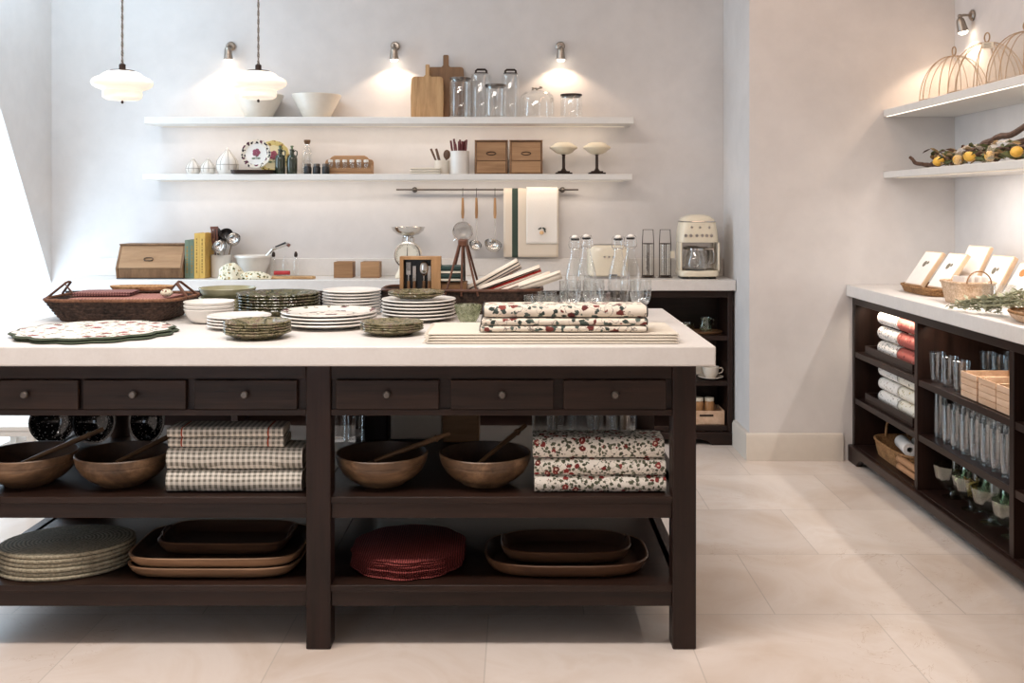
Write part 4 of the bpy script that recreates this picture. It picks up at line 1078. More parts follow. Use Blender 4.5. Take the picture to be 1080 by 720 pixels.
for i,(dx,dy,tx) in enumerate(((-.012,0,-.05),(-.004,.01,-.03),(.004,-.008,-.035),(.016,.004,.02))):
    o=MB(); o.tube([(dx,dy,.012),(dx+tx*.35,dy,.07)],.0022,6); o=o.build('table_knife',M['steel']); put(o,(gx(466,5.66),5.66,T2))
    tag(o,'brown handled knife standing in the squat stoneware crock' if i<3 else 'brown wooden paddle spoon standing in the squat stoneware crock','knife' if i<3 else 'spoon','knives in the squat crock' if i<3 else None)
    h=MB()
    if i<3: h.tube([(dx+tx*.35,dy,.068),(dx+tx*.7,dy,.11),(dx+tx,dy,.145)],[.0045,.0065,.006],8)
    else: h.tube([(dx+tx*.35,dy,.068),(dx+tx*.5,dy,.09)],.005,8); h.ell((dx+tx*.6,dy,.112),.02,.007,.028)
    h.build('handle',M['brownhandle'],o)
def bin_(label,px):
    t=thing('wooden_bin',label,'box',(gx(px,5.65),5.65,T2),group='oak lidded bins')
    w,d,h=.087,.07,.185
    for s in (-1,1): MB().prism([(-d,0),(d,0),(d,h),(-d+.03,h),(-d,h*.4)],s*w-.005,s*w+.005,'x').build('side_panel',M['walnut'],t,.001)
    b=MB(); b.box(-w+.005,w-.005,d-.008,d,0,h); b.box(-w+.005,w-.005,-d,d-.008,0,.008); b.build('back_panel',M['walnut'],t)
    MB().box(-w+.006,w-.006,-d+.002,-d+.010,.009,h*.39).build('lower_front',M['oakx'],t,.001)
    l=MB().prism([(-d+.003,h*.4+.001),(-d+.033,h-.004),(-d+.041,h-.004),(-d+.011,h*.4+.001)],-w+.006,w-.006,'x').build('lid',M['oakx'],t,.001)
    MB().box(-w-.006,w+.006,-d+.027,d+.002,h,h+.006).build('top',M['walnut'],t,.001)
    m_=MB(); m_.M=Matrix.Translation((0,-d+.013,h*.62))@Matrix.Rotation(math.atan2(-.03,h*.6),4,'X')
    m_.loft([(-.0,.03,.0)]*0 or [(0,.028,.009,2.5),(.0025,.027,.008,2.5)],24) if False else m_.tube([(.026*math.cos(2*PI*k/24),-.002,.009*math.sin(2*PI*k/24)) for k in range(24)],.0022,6,True)
    m_.build('label_holder',M['brownmetal'],l)
bin_('oak bin with sloping lid on the lower shelf, left of the pair',518.3); bin_('oak bin with sloping lid on the lower shelf, right of the pair',554.7)
M['creamshade']=m_plain('cream_shade',C(238,222,192),.35,var=.02)
def cakestand(label,px):
    t=thing('table_lamp',label,'lamp',(gx(px,5.64),5.64,T2),group='small mushroom lamps')
    MB().box(-.047,.047,-.047,.047,0,.010).box(-.034,.034,-.034,.034,.010,.018).build('base',M['brownmetal'],t,.003)
    MB().lathe([(0,.018),(.022,.018),(.014,.024),(.0085,.034),(.0085,.105),(.012,.112),(0,.113)],20).build('stem',M['brownmetal'],t)
    MB().lathe([(0,.113),(.03,.114),(.05,.124),(.06,.134),(.074,.142),(.078,.149),(.074,.157),(.06,.164),(.048,.174),(.03,.179),(0,.18)],40).build('shade',M['creamshade'],t)
cakestand('small dark footed lamp with cream mushroom shade, left of the pair',594.5); cakestand('small dark footed lamp with cream mushroom shade, right of the pair',629.5)

# --- utensil rail
RZ=gz(200,5.74); RY=5.735
t=thing('utensil_rail','thin metal utensil rail on the back wall below the lower shelf','rail',(gx(514,RY),RY,RZ))
L=(gx(610,RY)-gx(418,RY))/2
MB().at(ry=PI/2).lathe([(0,-L),(.005,-L),(.005,L),(0,L)],12).build('bar',M['pewter'],t)
for px in (436.5,593.5):
    x=gx(px,RY)-t.location.x
    b=MB(); b.at((x,.0,0),rx=-PI/2).lathe([(0,.006),(.007,.006),(.007,.04),(.016,.044),(.016,.054),(0,.054)],16)
    b.at((x,0,0)).ell((0,0,0),.013,.011,.011); b.build('bracket',M['pewter'],t)
def hanger(name,label,px,kind,top=209):
    x=gx(px,RY-.012)
    t=thing(name,label,'utensil',(x,RY-.012,RZ),group='hanging utensils')
    h=MB(); h.tube([(0,.012+.0085*math.cos(a),.0085*math.sin(a)) for a in [-.3+ (PI+.9)*k/10 for k in range(11)]]+[(0,.0,-.025),(0,0,-.045)],.0018,6); h.build('hook',M['wire'],t)
    z1=-.046; z2=z1-.118
    MB().tube([(0,0,z1),(0,0,z1-.03),(0,0,z2+.03),(0,0,z2)],[.0065,.008,.0095,.007],10).build('handle',M['oak'],t)
    if kind=='sieve':
        b=MB(); b.tube([(0,0,z2),(0,0,z2-.02)],.003,8); R=.055; c=z2-.02-R
        b.tube([(R*math.cos(2*PI*k/32),0,c+R*math.sin(2*PI*k/32)) for k in range(32)],.004,8,True)
        b.tube([(-R*.7,0,c-R*.72),(-R*.95,0,c-R*.95)],.003,6); b.build('ring',M['steel'],t)
        MB().at((0,.004,c),rx=-PI/2).lathe([(R*.98*math.cos(a),.035*math.sin(a)) for a in [PI/2*k/8 for k in range(9)]],32).build('mesh',M['sievemesh'],t)
    else:
        rb,ang,l=(.036,.75,.045) if kind=='ladle' else (.05,.55,.035)
        b=MB(); b.tube([(0,0,z2),(0,-.001,z2-.05),(0,-.004,z2-.085-l)],[.0035,.003,.003],8); b.build('shaft',M['steel'],t)
        c=Vector((-.004 if kind=='ladle' else -.008,-.006-rb*.55,z2-.09-l-rb*.35))
        sh=MB(); sh.M=Matrix.Translation(c)@Matrix.Rotation(ang,4,'X')@Matrix.Rotation(.25,4,'Y')
        sh.lathe([(rb,.0),(rb*.96,-rb*.28),(rb*.8,-rb*.58),(rb*.5,-rb*.82),(0,-rb*.93),(0,-rb*.9),(rb*.48,-rb*.79),(rb*.77,-rb*.56),(rb*.93,-rb*.27),(rb*.97,0)],32,closed=False)
        sh.build('scoop',M['steel'],t)
def sieve():
    t=NT('wire_mesh'); b=t.n('ShaderNodeBsdfPrincipled'); b.inputs['Metallic'].default_value=.9; b.inputs['Base Color'].default_value=C(170,162,152); b.inputs['Roughness'].default_value=.35
    tr=t.n('ShaderNodeBsdfTransparent'); mx=t.n('ShaderNodeMixShader'); mx.inputs[0].default_value=.45
    t.l(tr.outputs[0],mx.inputs[1]); t.l(b.outputs[0],mx.inputs[2]); t.l(mx.outputs[0],t.out.inputs[0]); M['sievemesh']=t.m
sieve()
hanger('hanging_strainer','round wire strainer with wooden handle hanging from the rail',488,'sieve')
hanger('hanging_ladle','small steel ladle hanging from the rail beside the strainer',502.5,'ladle')
hanger('hanging_ladle','wide steel serving spoon hanging from the rail beside the towels',522,'spoon')
M['twgreen']=m_stripes('green_striped_towel',C(226,212,194),0,[(-.108,-.074,C(66,78,70))])
M['twwhite']=m_plain('white_towel',C(238,230,220),.9,var=.02,sc=200,bump=.15)
def towel(label,x0,x1,zf,zb,mat,off,seed,name='hanging_towel'):
    xc=(x0+x1)/2; W=x1-x0; r=.007+off
    t=MB(); nv=50
    Lf=-zf; Lb=-zb
    def fn(u,v):
        x=-W/2+W*u
        s=(v/.4*Lf) if v<.4 else (Lf+(v-.4)/.2*PI*r if v<.6 else Lf+PI*r+(v-.6)/.4*Lb)
        wv=noise.noise(Vector((x*14+seed,seed,0)))
        if s<Lf:
            k=(Lf-s)/Lf; z=-(Lf-s); y=-r-.004*(1+wv)*k-.002
        elif s<Lf+PI*r:
            a=(s-Lf)/r; z=r*math.sin(a); y=-r*math.cos(a)
        else:
            k=(s-Lf-PI*r)/Lb; z=-(s-Lf-PI*r); y=r+.003*(1+wv)*k
        return (x+.004*k*wv if (s<Lf or s>Lf+PI*r) else x, y, z)
    t.grid(fn,18,nv)
    o=t.build(name,mat,solid=.003); put(o,(xc,RY,RZ)); return tag(o,label,'towel','towels on the rail')
towel('long beige towel with a dark green stripe hanging on the rail',gx(531,RY),gx(589,RY),gz(271,RY)-RZ,gz(266,RY)-RZ,M['twgreen'],.0,3)
o=towel('short white towel with embroidered lemon sprig hanging over the beige one',gx(555,RY),gx(588,RY),gz(257,RY)-RZ,-.2,M['twwhite'],.0075,9)
M['lemon']=m_plain('lemon_yellow',C(226,176,70),.45,var=.1,sc=60,bump=.2)
M['thread']=m_plain('dark_thread',C(52,58,50),.8)
M['peach']=m_plain('peach_thread',C(232,190,140),.8)
e=MB(); zc=gz(243,RY)-RZ
e.ell((-.002,-.0275,zc-.012),.012,.002,.011,14,8); e.build('embroidered_fruit',M['peach'],o)
e=MB(); 
for a,dx,dz in ((.5,.012,.012),(-.5,-.012,.012),(1.2,.016,.0)):
    e.M=Matrix.Translation((dx,-.0275,zc+dz))@Matrix.Rotation(a,4,'Y'); e.ell((0,0,0),.012,.0018,.0045,12,6)
e.build('embroidered_leaves',M['thread'],o)
# ================================ ON THE BACK WORKTOP ================================
TB=TOP+EPS; YB=5.62
# roll-front bread box
t=thing('bread_box','wide wooden bread box with sloping front at the left of the back worktop','bread box',(gx(164.3,YB),YB,TB))
w,d,h=.178,.1,.182
prof=[(-d+.008,0),(d,0),(d,h),(-d+.06,h),(-d-.008,h*.32)]
for s in (-1,1): MB().prism(prof,s*w-.006,s*w+.006,'x').build('side_panel',M['walnut'],t,.0015)
b=MB(); b.box(-w+.006,w-.006,d-.01,d,.0,h-.001); b.box(-w+.006,w-.006,-d+.02,d-.01,0,.01); b.build('back_panel',M['oakx'],t)
MB().prism([(-d+.010,.004),(-d-.004,h*.31),(-d+.006,h*.31),(-d+.020,.004)],-w+.007,w-.007,'x').build('lower_front',M['walnut'],t,.001)
l=MB().prism([(-d-.005,h*.325),(-d+.058,h-.003),(-d+.068,h-.003),(-d+.006,h*.325)],-w+.007,w-.007,'x').build('lid',M['acaciax'] if 'acaciax' in M else M['oakx'],t,.001)
MB().box(-w-.008,w+.008,-d+.052,d+.004,h,h+.008).build('top',M['walnut'],t,.0015)
MB().box(-w-.006,w+.006,-d+.006,-d+.02,0,.004).build('foot_strip',M['black'],t)
m_=MB(); m_.M=Matrix.Translation((-.01,-d+.018,h*.58))@Matrix.Rotation(-math.atan2(.063,h*.67),4,'X')
m_.tube([(.024*math.copysign(abs(math.cos(q))**.6,math.cos(q)),-.003,.009*math.copysign(abs(math.sin(q))**.6,math.sin(q))) for q in [2*PI*k/24 for k in range(24)]],.0022,6,True); m_.build('label_holder',M['brownmetal'],l)
# books
M['bkgreen']=m_plain('sage_book_cloth',C(104,118,98),.7); M['bkyellow']=m_plain('yellow_book_cloth',C(208,168,86),.7)
M['gilt']=m_plain('gilt_lettering',C(150,120,60),.4,.4)
xs=gx(199.5,YB)
for i,(tk,hh,mt,l) in enumerate(((.026,.212,'bkgreen','sage green cookbook standing next to the bread box'),(.024,.212,'bkgreen','sage green cookbook standing next to the yellow books'),(.027,.25,'bkyellow','yellow cookbook standing next to the green ones'),(.031,.25,'bkyellow','yellow cookbook standing next to the utensil crock'))):
    t=thing('cookbook',l,'book',(xs+tk/2,YB+.01,TB),group='cookbooks on the back worktop'); xs+=tk+.0012
    MB().box(-tk/2,tk/2,-.085,-.082,0,hh).box(-tk/2,-tk/2+.0025,-.082,.085,0,hh).box(tk/2-.0025,tk/2,-.082,.085,0,hh).build('cover',M[mt],t,.001)
    MB().box(-tk/2+.003,tk/2-.003,-.0815,.08,.003,hh-.003).build('pages',M['paper'],t)
    e=MB()
    z=.03
    while z<hh-.03:
        L=.006+.012*rnd.random(); e.box(-.0035,.0035,-.0856,-.0851,z,z+L); z+=L+.006
    e.build('spine_lettering',M['gilt'],t)
# utensil crock
cr=crock('crock','white crock of dark kitchen utensils beside the yellow cookbooks',233.5,5.665,.058,.125,TB,M['ceram'])
cx0=gx(233.5,5.665)
M['utbrown']=m_plain('brown_spatula',C(108,66,52),.45); M['utblack']=m_plain('black_nylon',C(38,34,33),.35)
def utensil(label,x,y,lx,ly,kind,mh,mhead,zt):
    o=MB(); o.tube([(x,y,.014),(x+lx*.5,y+ly*.5,.12),(x+lx,y+ly,zt)],.0042,8)
    o=o.build('kitchen_utensil',mh); put(o,(cx0,5.665,TB)); tag(o,label,'utensil','utensils in the white crock')
    h=MB(); h.M=Matrix.Translation((x+lx,y+ly,zt))@Matrix.Rotation(math.atan2(lx,zt),4,'Y')
    if kind=='spatula':
        for s in (-1,0,1): h.box(s*.014-.0045,s*.014+.0045,-.002,.002,.02,.085)
        h.loft([(-.02,.006,.003,3),(.0,.014,.003,3),(.02,.019,.002,4)],16); h.box(-.0225,.0225,-.002,.002,.085,.1)
    elif kind=='ladle':
        h.M=h.M@Matrix.Translation((.01,-.028,.01))@Matrix.Rotation(.95,4,'X')
        r=.041; h.lathe([(r,.004),(r*.9,-r*.35),(r*.6,-r*.7),(0,-r*.85),(0,-r*.8),(r*.57,-r*.64),(r*.86,-r*.32),(r*.95,.004)],24)
    else:
        h.ell((0,0,.03),.026,.007,.04)
    h.build('head',mhead,o)
utensil('brown slotted spatula at the left of the white utensil crock',-.025,-.015,-.005,-.01,'spatula',M['utbrown'],M['utbrown'],.185)
utensil('black spoon standing at the back of the white utensil crock',-.02,.02,-.012,.012,'spoon',M['utblack'],M['utblack'],.21)
utensil('black ladle standing in the middle of the white utensil crock',.002,.02,.006,.028,'ladle',M['steel'],M['utblack'],.228)
utensil('steel ladle leaning to the right in the white utensil crock',.026,-.004,.036,.004,'ladle',M['steel'],M['steel'],.206)
utensil('dark slotted ladle near the front of the white utensil crock',.008,-.034,-.002,-.03,'ladle',M['steel'],M['steel'],.165)
# mixing bowl with a pastry brush
o=MB().lathe([(0,0),(.05,0),(.052,.003),(.06,.012),(.088,.075),(.098,.108),(.103,.112),(.103,.122),(.099,.124),(.095,.118),(.084,.075),(.056,.016),(0,.01)],48).build('mixing_bowl',M['ceram'])
put(o,(gx(267.5,5.665),5.665,TB)); tag(o,'cream mixing bowl with rolled rim beside the utensil crock','bowl')
a=Vector((gx(272,5.6),5.62,TB+.05)); 
def seg(name,pts,r,mat,par=None,n=8):
    return MB().tube(pts,r,n).build(name,mat,par)
p0=(gx(270,5.6),5.66,gz(279,5.66)); p1=(gx(285,5.6),5.65,gz(264.2,5.65)); p2=(gx(302,5.6),5.65,gz(257,5.65))
t=thing('steel_scraper','steel scraper with brown handle resting on the rim of the mixing bowl','utensil',p1)
P1=Vector(p1); rel=lambda p: tuple(Vector(p)-P1)
seg('blade',[rel(p0),(0,0,.006)],[.008,.007],M['steel'],t)
seg('handle',[(.002,0,.008),rel(p2)],[.0085,.0085],M['steel'],t)
seg('grip',[tuple(Vector(rel(p2))*.2+Vector((0,-.002,.012))),tuple(Vector(rel(p2))*.85+Vector((0,-.002,.012)))],.006,M['utblack'],t)
seg('end_cap',[tuple(Vector(rel(p2))*.93),tuple(Vector(rel(p2))+Vector((.008,0,-.012)))],.0095,M['utbrown'],t)
# cloth bundle: crumpled floral cloth
M['fl_small']=m_floral('tiny_yellow_floral',C(236,228,204),C(124,122,74),C(206,160,74),60,46,.34,.26,.6,C(190,184,140))
def bundle(cx,cy,rx,ry,h,seed):
    def fn(t,k): return 1
    mb=MB(); n=48; m=14; vs=[]; fs=[]
    for k in range(m+1):
        a=k/m*PI/2
        for i in range(n):
            t=2*PI*i/n
            nn=noise.noise(Vector((math.cos(t)*2.2+seed,math.sin(t)*2.2,k*.22)))*.22+.06*math.sin(9*t+k*.5)
            rr=math.cos(a)*(1+nn) if k<m else 0
            vs.append((cx+rx*rr*math.cos(t),cy+ry*rr*math.sin(t),max(.001 if k else .0005,h*math.sin(a)*(1+.5*nn))))
    for k in range(m):
        for i in range(n):
            j=(i+1)%n; fs.append((k*n+i,k*n+j,(k+1)*n+j,(k+1)*n+i))
    fs.append(tuple(range(n))[::-1])
    return mb.add(vs,fs)
b=bundle(-.075,0,.07,.05,.085,3); b2=bundle(.05,.0,.095,.04,.042,8)
b.v+=[]; off=len(b.v); b.f+=[tuple(i+off for i in f) for f in b2.f]; b.v+=b2.v
o=b.build('crumpled_cloth',M['fl_small'],ang=80); put(o,(gx(258,5.5),5.50,TB)); tag(o,'crumpled floral cloth lying in front of the mixing bowl','cloth')
o=MB().prism([(-.12,-.03),(.09,-.04),(.115,-.03),(.125,0),(.115,.03),(.09,.04),(-.12,.035)],0,.014,'z').build('paddle_board',M['acacia'],bevel=.004)
put(o,(gx(309,5.53),5.53,TB)); tag(o,'small wooden board with red napkin beside the crumpled floral cloth','board')
M['redcloth']=m_plain('red_cloth',C(176,52,54),.8,var=.1)
o=rolled(M['redcloth'],.085,.017,.75,4).build('rolled_napkin',M['redcloth'],solid=.002); put(o,(gx(297,5.53),5.54,TB+.0305),.1,PI/2*0,0); tag(o,'red rolled napkin lying on the small wooden board','napkin')
for px,l in ((288.5,'thin glass vial with dark cap, left one behind the wooden board'),(300.5,'uncapped glass vial, middle one behind the wooden board'),(312,'thin glass vial with dark cap, right one behind the wooden board')):
    o=MB().lathe([(0,0),(.017,0),(.018,.003),(.018,.085),(.010,.1),(.009,.118),(.0075,.118),(.008,.1),(.016,.084),(.016,.005),(0,.004)],20).build('glass_vial',M['glass']); put(o,(gx(px,5.66),5.66,TB)); tag(o,l,'vial','glass vials')
    if px!=300.5: MB().lathe([(0,.112),(.007,.112),(.010,.119),(.010,.13),(.006,.142),(0,.144)],14).build('cap',M['brownmetal'],o)
# two small open boxes
def openbox(label,px,Y):
    t=thing('wooden_caddy',label,'box',(gx(px,Y),Y,TB),0,group='small open wooden boxes')
    w=.052;h=.088
    MB().box(-w,w,-w,-w+.007,0,h).build('front_panel',M['oakx'],t,.001); MB().box(-w,w,w-.007,w,0,h).build('back_panel',M['oakx'],t,.001)
    for s in (-1,1): MB().box(s*(w-.0035)-.0035,s*(w-.0035)+.0035,-w+.0075,w-.0075,0,h).build('side_panel',M['oakx'],t,.001)
    MB().box(-w+.007,w-.007,-w+.007,w-.007,.0,.008).build('base',M['oakx'],t)
openbox('small open wooden box on the back worktop, left of the pair',363.5,5.64); openbox('small open wooden box on the back worktop, right of the pair',391.5,5.64)
# kitchen scale
t=thing('kitchen_scale','cream kitchen scale with round dial and steel pan','scale',(gx(430.5,5.62),5.62,TB))
MB().loft([(0,.068,.06,5),(.012,.07,.062,5),(.05,.052,.05,4),(.075,.05,.045,3.5)],40).build('base',M['cream'],t,.002)
MB().at((0,-.05,.128),rx=-PI/2).lathe([(0,0),(.07,0),(.075,.004),(.075,.07),(.07,.076),(0,.076)],48).build('housing',M['cream'],t)
MB().at((0,-.0505,.128),rx=-PI/2).lathe([(.066,-.004),(.074,-.002),(.074,.0),(.066,.0)],48,closed=True).build('bezel',M['steel'],t)
f=MB().at((0,-.0508,.128),rx=-PI/2).lathe([(0,-.001),(.065,-.001),(.065,.0),(0,.0)],48).build('dial',M['paper'],t)
k=MB()
for i in range(40):
    a=2*PI*i/40; r1=.06; r0=.052 if i%5==0 else .056
    k.tube([(r0*math.sin(a),-.0522,.128+r0*math.cos(a)),(r1*math.sin(a),-.0522,.128+r1*math.cos(a))],.0012,5)
k.build('tick_marks',M['black'],f)
MB().tube([(0,-.0528,.118),(0,-.0528,.172)],[.002,.0008],6).build('pointer',M['black'],f)
MB().lathe([(0,.203),(.012,.203),(.012,.225),(.03,.228),(.03,.232),(0,.232)],20).build('stem',M['steel'],t)
MB().tube([(-.032,0,.198),(-.03,0,.222),(0,0,.228),(.03,0,.222),(.032,0,.198)],.004,8).build('yoke',M['steel'],t)
MB().lathe([(0,.233),(.03,.233),(.06,.242),(.085,.262),(.094,.279),(.096,.281),(.094,.283),(.083,.266),(.058,.247),(.03,.238),(0,.238)],48).build('pan',M['steel'],t)
# toaster behind the bottles
t=thing('toaster','cream retro toaster on the back worktop behind the swing top bottles','toaster',(gx(641,5.6),5.62,TB))
MB().loft([(.012,.105,.088,4),(.02,.112,.095,4),(.10,.113,.096,4),(.15,.112,.094,4),(.172,.105,.086,4),(.182,.09,.07,4),(.183,.06,.05,4)],64).build('body',M['cream'],t)
for x in (-.03,.03): MB().box(x-.02,x+.02,-.0,.0,0,0) if False else None
MB().box(-.08,.08,-.03,-.012,.1835,.1845).box(-.08,.08,.012,.03,.1835,.1845).build('slots',M['black'],t)
MB().loft([(0,.1,.085,4),(.0115,.108,.091,4)],48).build('base',M['steel'],t)
for x in (-.024,0,.024): MB().at((x,-.0945,.12),rx=PI/2).lathe([(0,.006),(.005,.006),(.006,0),(0,0)],16).build('button',M['steel'],t)
MB().box(.0,.045,-.101,-.094,.016,.024).build('crumb_tray_handle',M['black'],t)
# wire racks with glass tubes
def capsule(label,px,price):
    t=thing('wire_rack',label,'rack',(gx(px,5.6),5.6,TB),group='wire racks with glass tubes')
    w=.032; H=.268; hz=.19
    f=MB()
    for sx in (-1,1):
        f.tube([(sx*w,0,.004),(sx*w,0,hz)],.0024,6)
        f.tube([(0,sx*w,.004),(0,sx*w,hz)],.0024,6)
    for z in (.004,.012,hz): f.tube([(w*math.cos(2*PI*k/28),w*math.sin(2*PI*k/28),z) for k in range(28)],.0024,6,True)
    f.tube([(-w,0,hz),(-w+.004,0,H),(w-.004,0,H),(w,0,hz)],.0024,6)
    f.tube([(-w,0,.012),(w,0,.012)],.002,6)
    f.tube([(-w-.01,0,.0035),(w+.01,0,.0035)],.0022,6)
    f.build('frame',M['wire'],t)
    g=MB().lathe([(0,.016),(.026,.016),(.0275,.02),(.0275,.185),(.0255,.185),(.0255,.022),(0,.021)],24).build('glass_tube',M['glass'],t)
    if price: 
        MB().box(.028,.05,-.02,-.019,.11,.15).build('price_tag',M['paper'],t)
    else:
        m=MB()
        # dark looping script running up the glass
        pts=[(-.006+.008*math.sin(k*1.3)+.003*math.sin(k*.5),-.0286,.035+.0024*k) for k in range(46)]
        m.tube(pts,.0013,5); m.build('script',M['wire'],g)
capsule('wire rack with lettered glass tube, left of the pair near the coffee maker',683.5,False)
capsule('wire rack with a paper tag, right of the pair near the coffee maker',701.5,True)
# coffee maker
t=thing('coffee_maker','cream retro drip coffee maker at the right end of the back worktop','coffee maker',(gx(735,5.6),5.605,TB))
e=5
MB().loft([(.012,.105,.105,5),(.018,.11,.11,5),(.04,.111,.11,5),(.046,.108,.106,5)],64).build('base',M['cream'],t)
for x in (-.075,.075): MB().loft([(0,.02,.08,4,x,0),(.0115,.024,.085,4,x,0)],24).build('foot',M['black'],t)
bk_=MB(); bk_.prism([(-.106,.02),(-.1,.1),(.1,.1),(.106,.02)],.0465,.2,'z'); bk_.build('back_column',M['cream'],t,.008,3)
for s in (-1,1): 
    q=MB(); q.prism([(s*.108,.0),(s*.108,-.1),(s*.098,-.1),(s*.098,.0)],.0465,.2,'z'); q.build('side_frame',M['cream'],t,.002)
MB().box(-.096,.096,.0125,.0185,.05,.195).build('inner_wall',M['steel'],t)
MB().loft([(.2005,.108,.104,5),(.205,.109,.105,5),(.26,.106,.102,4.5),(.31,.098,.096,4),(.3105,.097,.095,4)],64).build('head',M['cream'],t)
MB().loft([(.311,.099,.097,4),(.314,.1,.098,4),(.3165,.099,.097,4)],64).build('band',M['steel'],t)
MB().loft([(.317,.095,.093,3.6),(.328,.09,.088,3.4),(.343,.07,.07,3),(.352,.042,.042,2.5),(.354,.01,.01,2)],64).build('lid',M['cream'],t)
for x in (-.045,-.0,.05): MB().at((x,-.1005,.283),rx=PI/2).lathe([(0,.0045),(.0055,.0045),(.0065,0),(0,0)],14).build('indicator',M['steel'],t)
for x in (-.078,-.05,-.018,.012,.037,.062): MB().at((x,-.1025,.238),rx=PI/2).lathe([(0,.005),(.0075,.005),(.009,0),(0,0)],14).build('button',M['steel'],t)
g=MB().lathe([(0,.05),(.055,.05),(.062,.058),(.066,.085),(.06,.12),(.047,.145),(.047,.155),(.045,.155),(.045,.144),(.058,.119),(.064,.085),(.06,.06),(0,.053)],40,c=(-.014,-.052,0)).build('carafe',M['glass'],t)
MB().lathe([(0,.156),(.05,.156),(.05,.168),(.03,.175),(0,.176)],32,c=(-.014,-.052,0)).build('carafe_lid',M['steel'],g)
MB().tube([(.035,-.06,.163),(.075,-.075,.162),(.084,-.078,.14),(.082,-.078,.09),(.06,-.068,.075)],[.006,.008,.009,.008,.005],10).build('carafe_handle',M['nickel'],g)
MB().lathe([(0,.0465),(.06,.0465),(.06,.049),(0,.049)],32,c=(-.014,-.052,0)).build('hot_plate',M['black'],t)
# --- inside the back cabinet, right bay
SB=(.1+EPS,.345+EPS,.592+EPS)
def cupset(label1,label2,px,Y):
    s=MB().lathe([(0,0),(.035,0),(.06,.009),(.07,.013),(.069,.015),(.058,.0115),(.033,.004),(0,.004)],36).build('saucer',M['ironst']); put(s,(gx(px,Y),Y,SB[1])); tag(s,label2,'saucer','saucers in the back cabinet')
    c=MB().lathe([(0,0),(.025,0),(.027,.004),(.042,.03),(.046,.062),(.044,.063),(.039,.031),(.022,.008),(0,.006)],36).build('cup',M['ironst']); put(c,(gx(px,Y),Y,SB[1]+.0046)); tag(c,label1,'cup','cups in the back cabinet')
    MB().tube([(.044,0,.052),(.06,0,.056),(.068,0,.045),(.062,0,.03),(.042,0,.024)],.0035,8).build('handle',M['ironst'],c)
cupset('cream cup in front, on a saucer in the back cabinet','saucer under the front cream cup in the back cabinet',749.5,5.55)
cupset('cream cup behind the front one in the back cabinet','saucer under the rear cream cup in the back cabinet',738,5.69)
t=thing('wooden_drawer_box','pale wooden drawer box on the lowest shelf of the back cabinet','box',(1.04,5.6,SB[0]))
w=.1
MB().box(-w,w,-.09,-.082,0,.075).build('front_panel',M['pine'],t,.002)
b=MB(); b.box(-w,-w+.008,-.0815,.09,0,.075); b.box(w-.008,w,-.0815,.09,0,.075); b.box(-w+.008,w-.008,.082,.09,0,.075); b.box(-w+.008,w-.008,-.0815,.082,0,.008); b.build('case',M['pine'],t)
MB().box(-.038,.038,-.094,-.0905,.045,.056).build('pull',M['brownmetal'],t,.002)
M['amber']=m_plain('amber_preserve',C(176,130,86),.3,var=.2)
for px,l in ((736.5,'small glass jar in the drawer box of the back cabinet, left one'),(748,'small glass jar in the drawer box of the back cabinet, right one')):
    o=MB().lathe([(0,0),(.027,0),(.028,.003),(.028,.06),(.024,.068),(0,.068)],24).build('preserve_jar',M['amber']); put(o,(gx(px,5.58),5.575,SB[0]+.0092)); tag(o,l,'jar','preserve jars'); o.scale=(1,1,1.6)
    MB().lathe([(0,.0685),(.026,.0685),(.026,.08),(0,.081)],24).build('lid',M['paper'],o)
t=thing('serving_board','thin wooden board carrying a glass jug in the back cabinet','board',(1.03,5.6,SB[2]))
MB().loft([(0,.11,.07,3),(.012,.115,.075,3)],40).build('plank',M['walnut'],t,.002)
t=thing('glass_jug','small clear jug on a wooden board in the back cabinet','jug',(gx(744,5.58),5.58,SB[2]+.0128))
MB().lathe([(0,0),(.03,0),(.033,.004),(.035,.03),(.028,.055),(.032,.075),(.03,.075),(.026,.055),(.033,.03),(.03,.007),(0,.006)],28).build('body',M['paleglass'],t)
MB().tube([(.028,0,.068),(.045,0,.066),(.048,0,.045),(.034,0,.028)],.003,8).build('handle',M['paleglass'],t)
o=MB().lathe([(0,0),(.04,0),(.055,.02),(.058,.045),(.056,.046),(.052,.02),(.038,.006),(0,.005)],32).build('glass_bowl',M['paleglass']); put(o,(gx(722,5.66),5.66,SB[2])); tag(o,'small clear bowl behind the glass jug in the back cabinet','bowl')
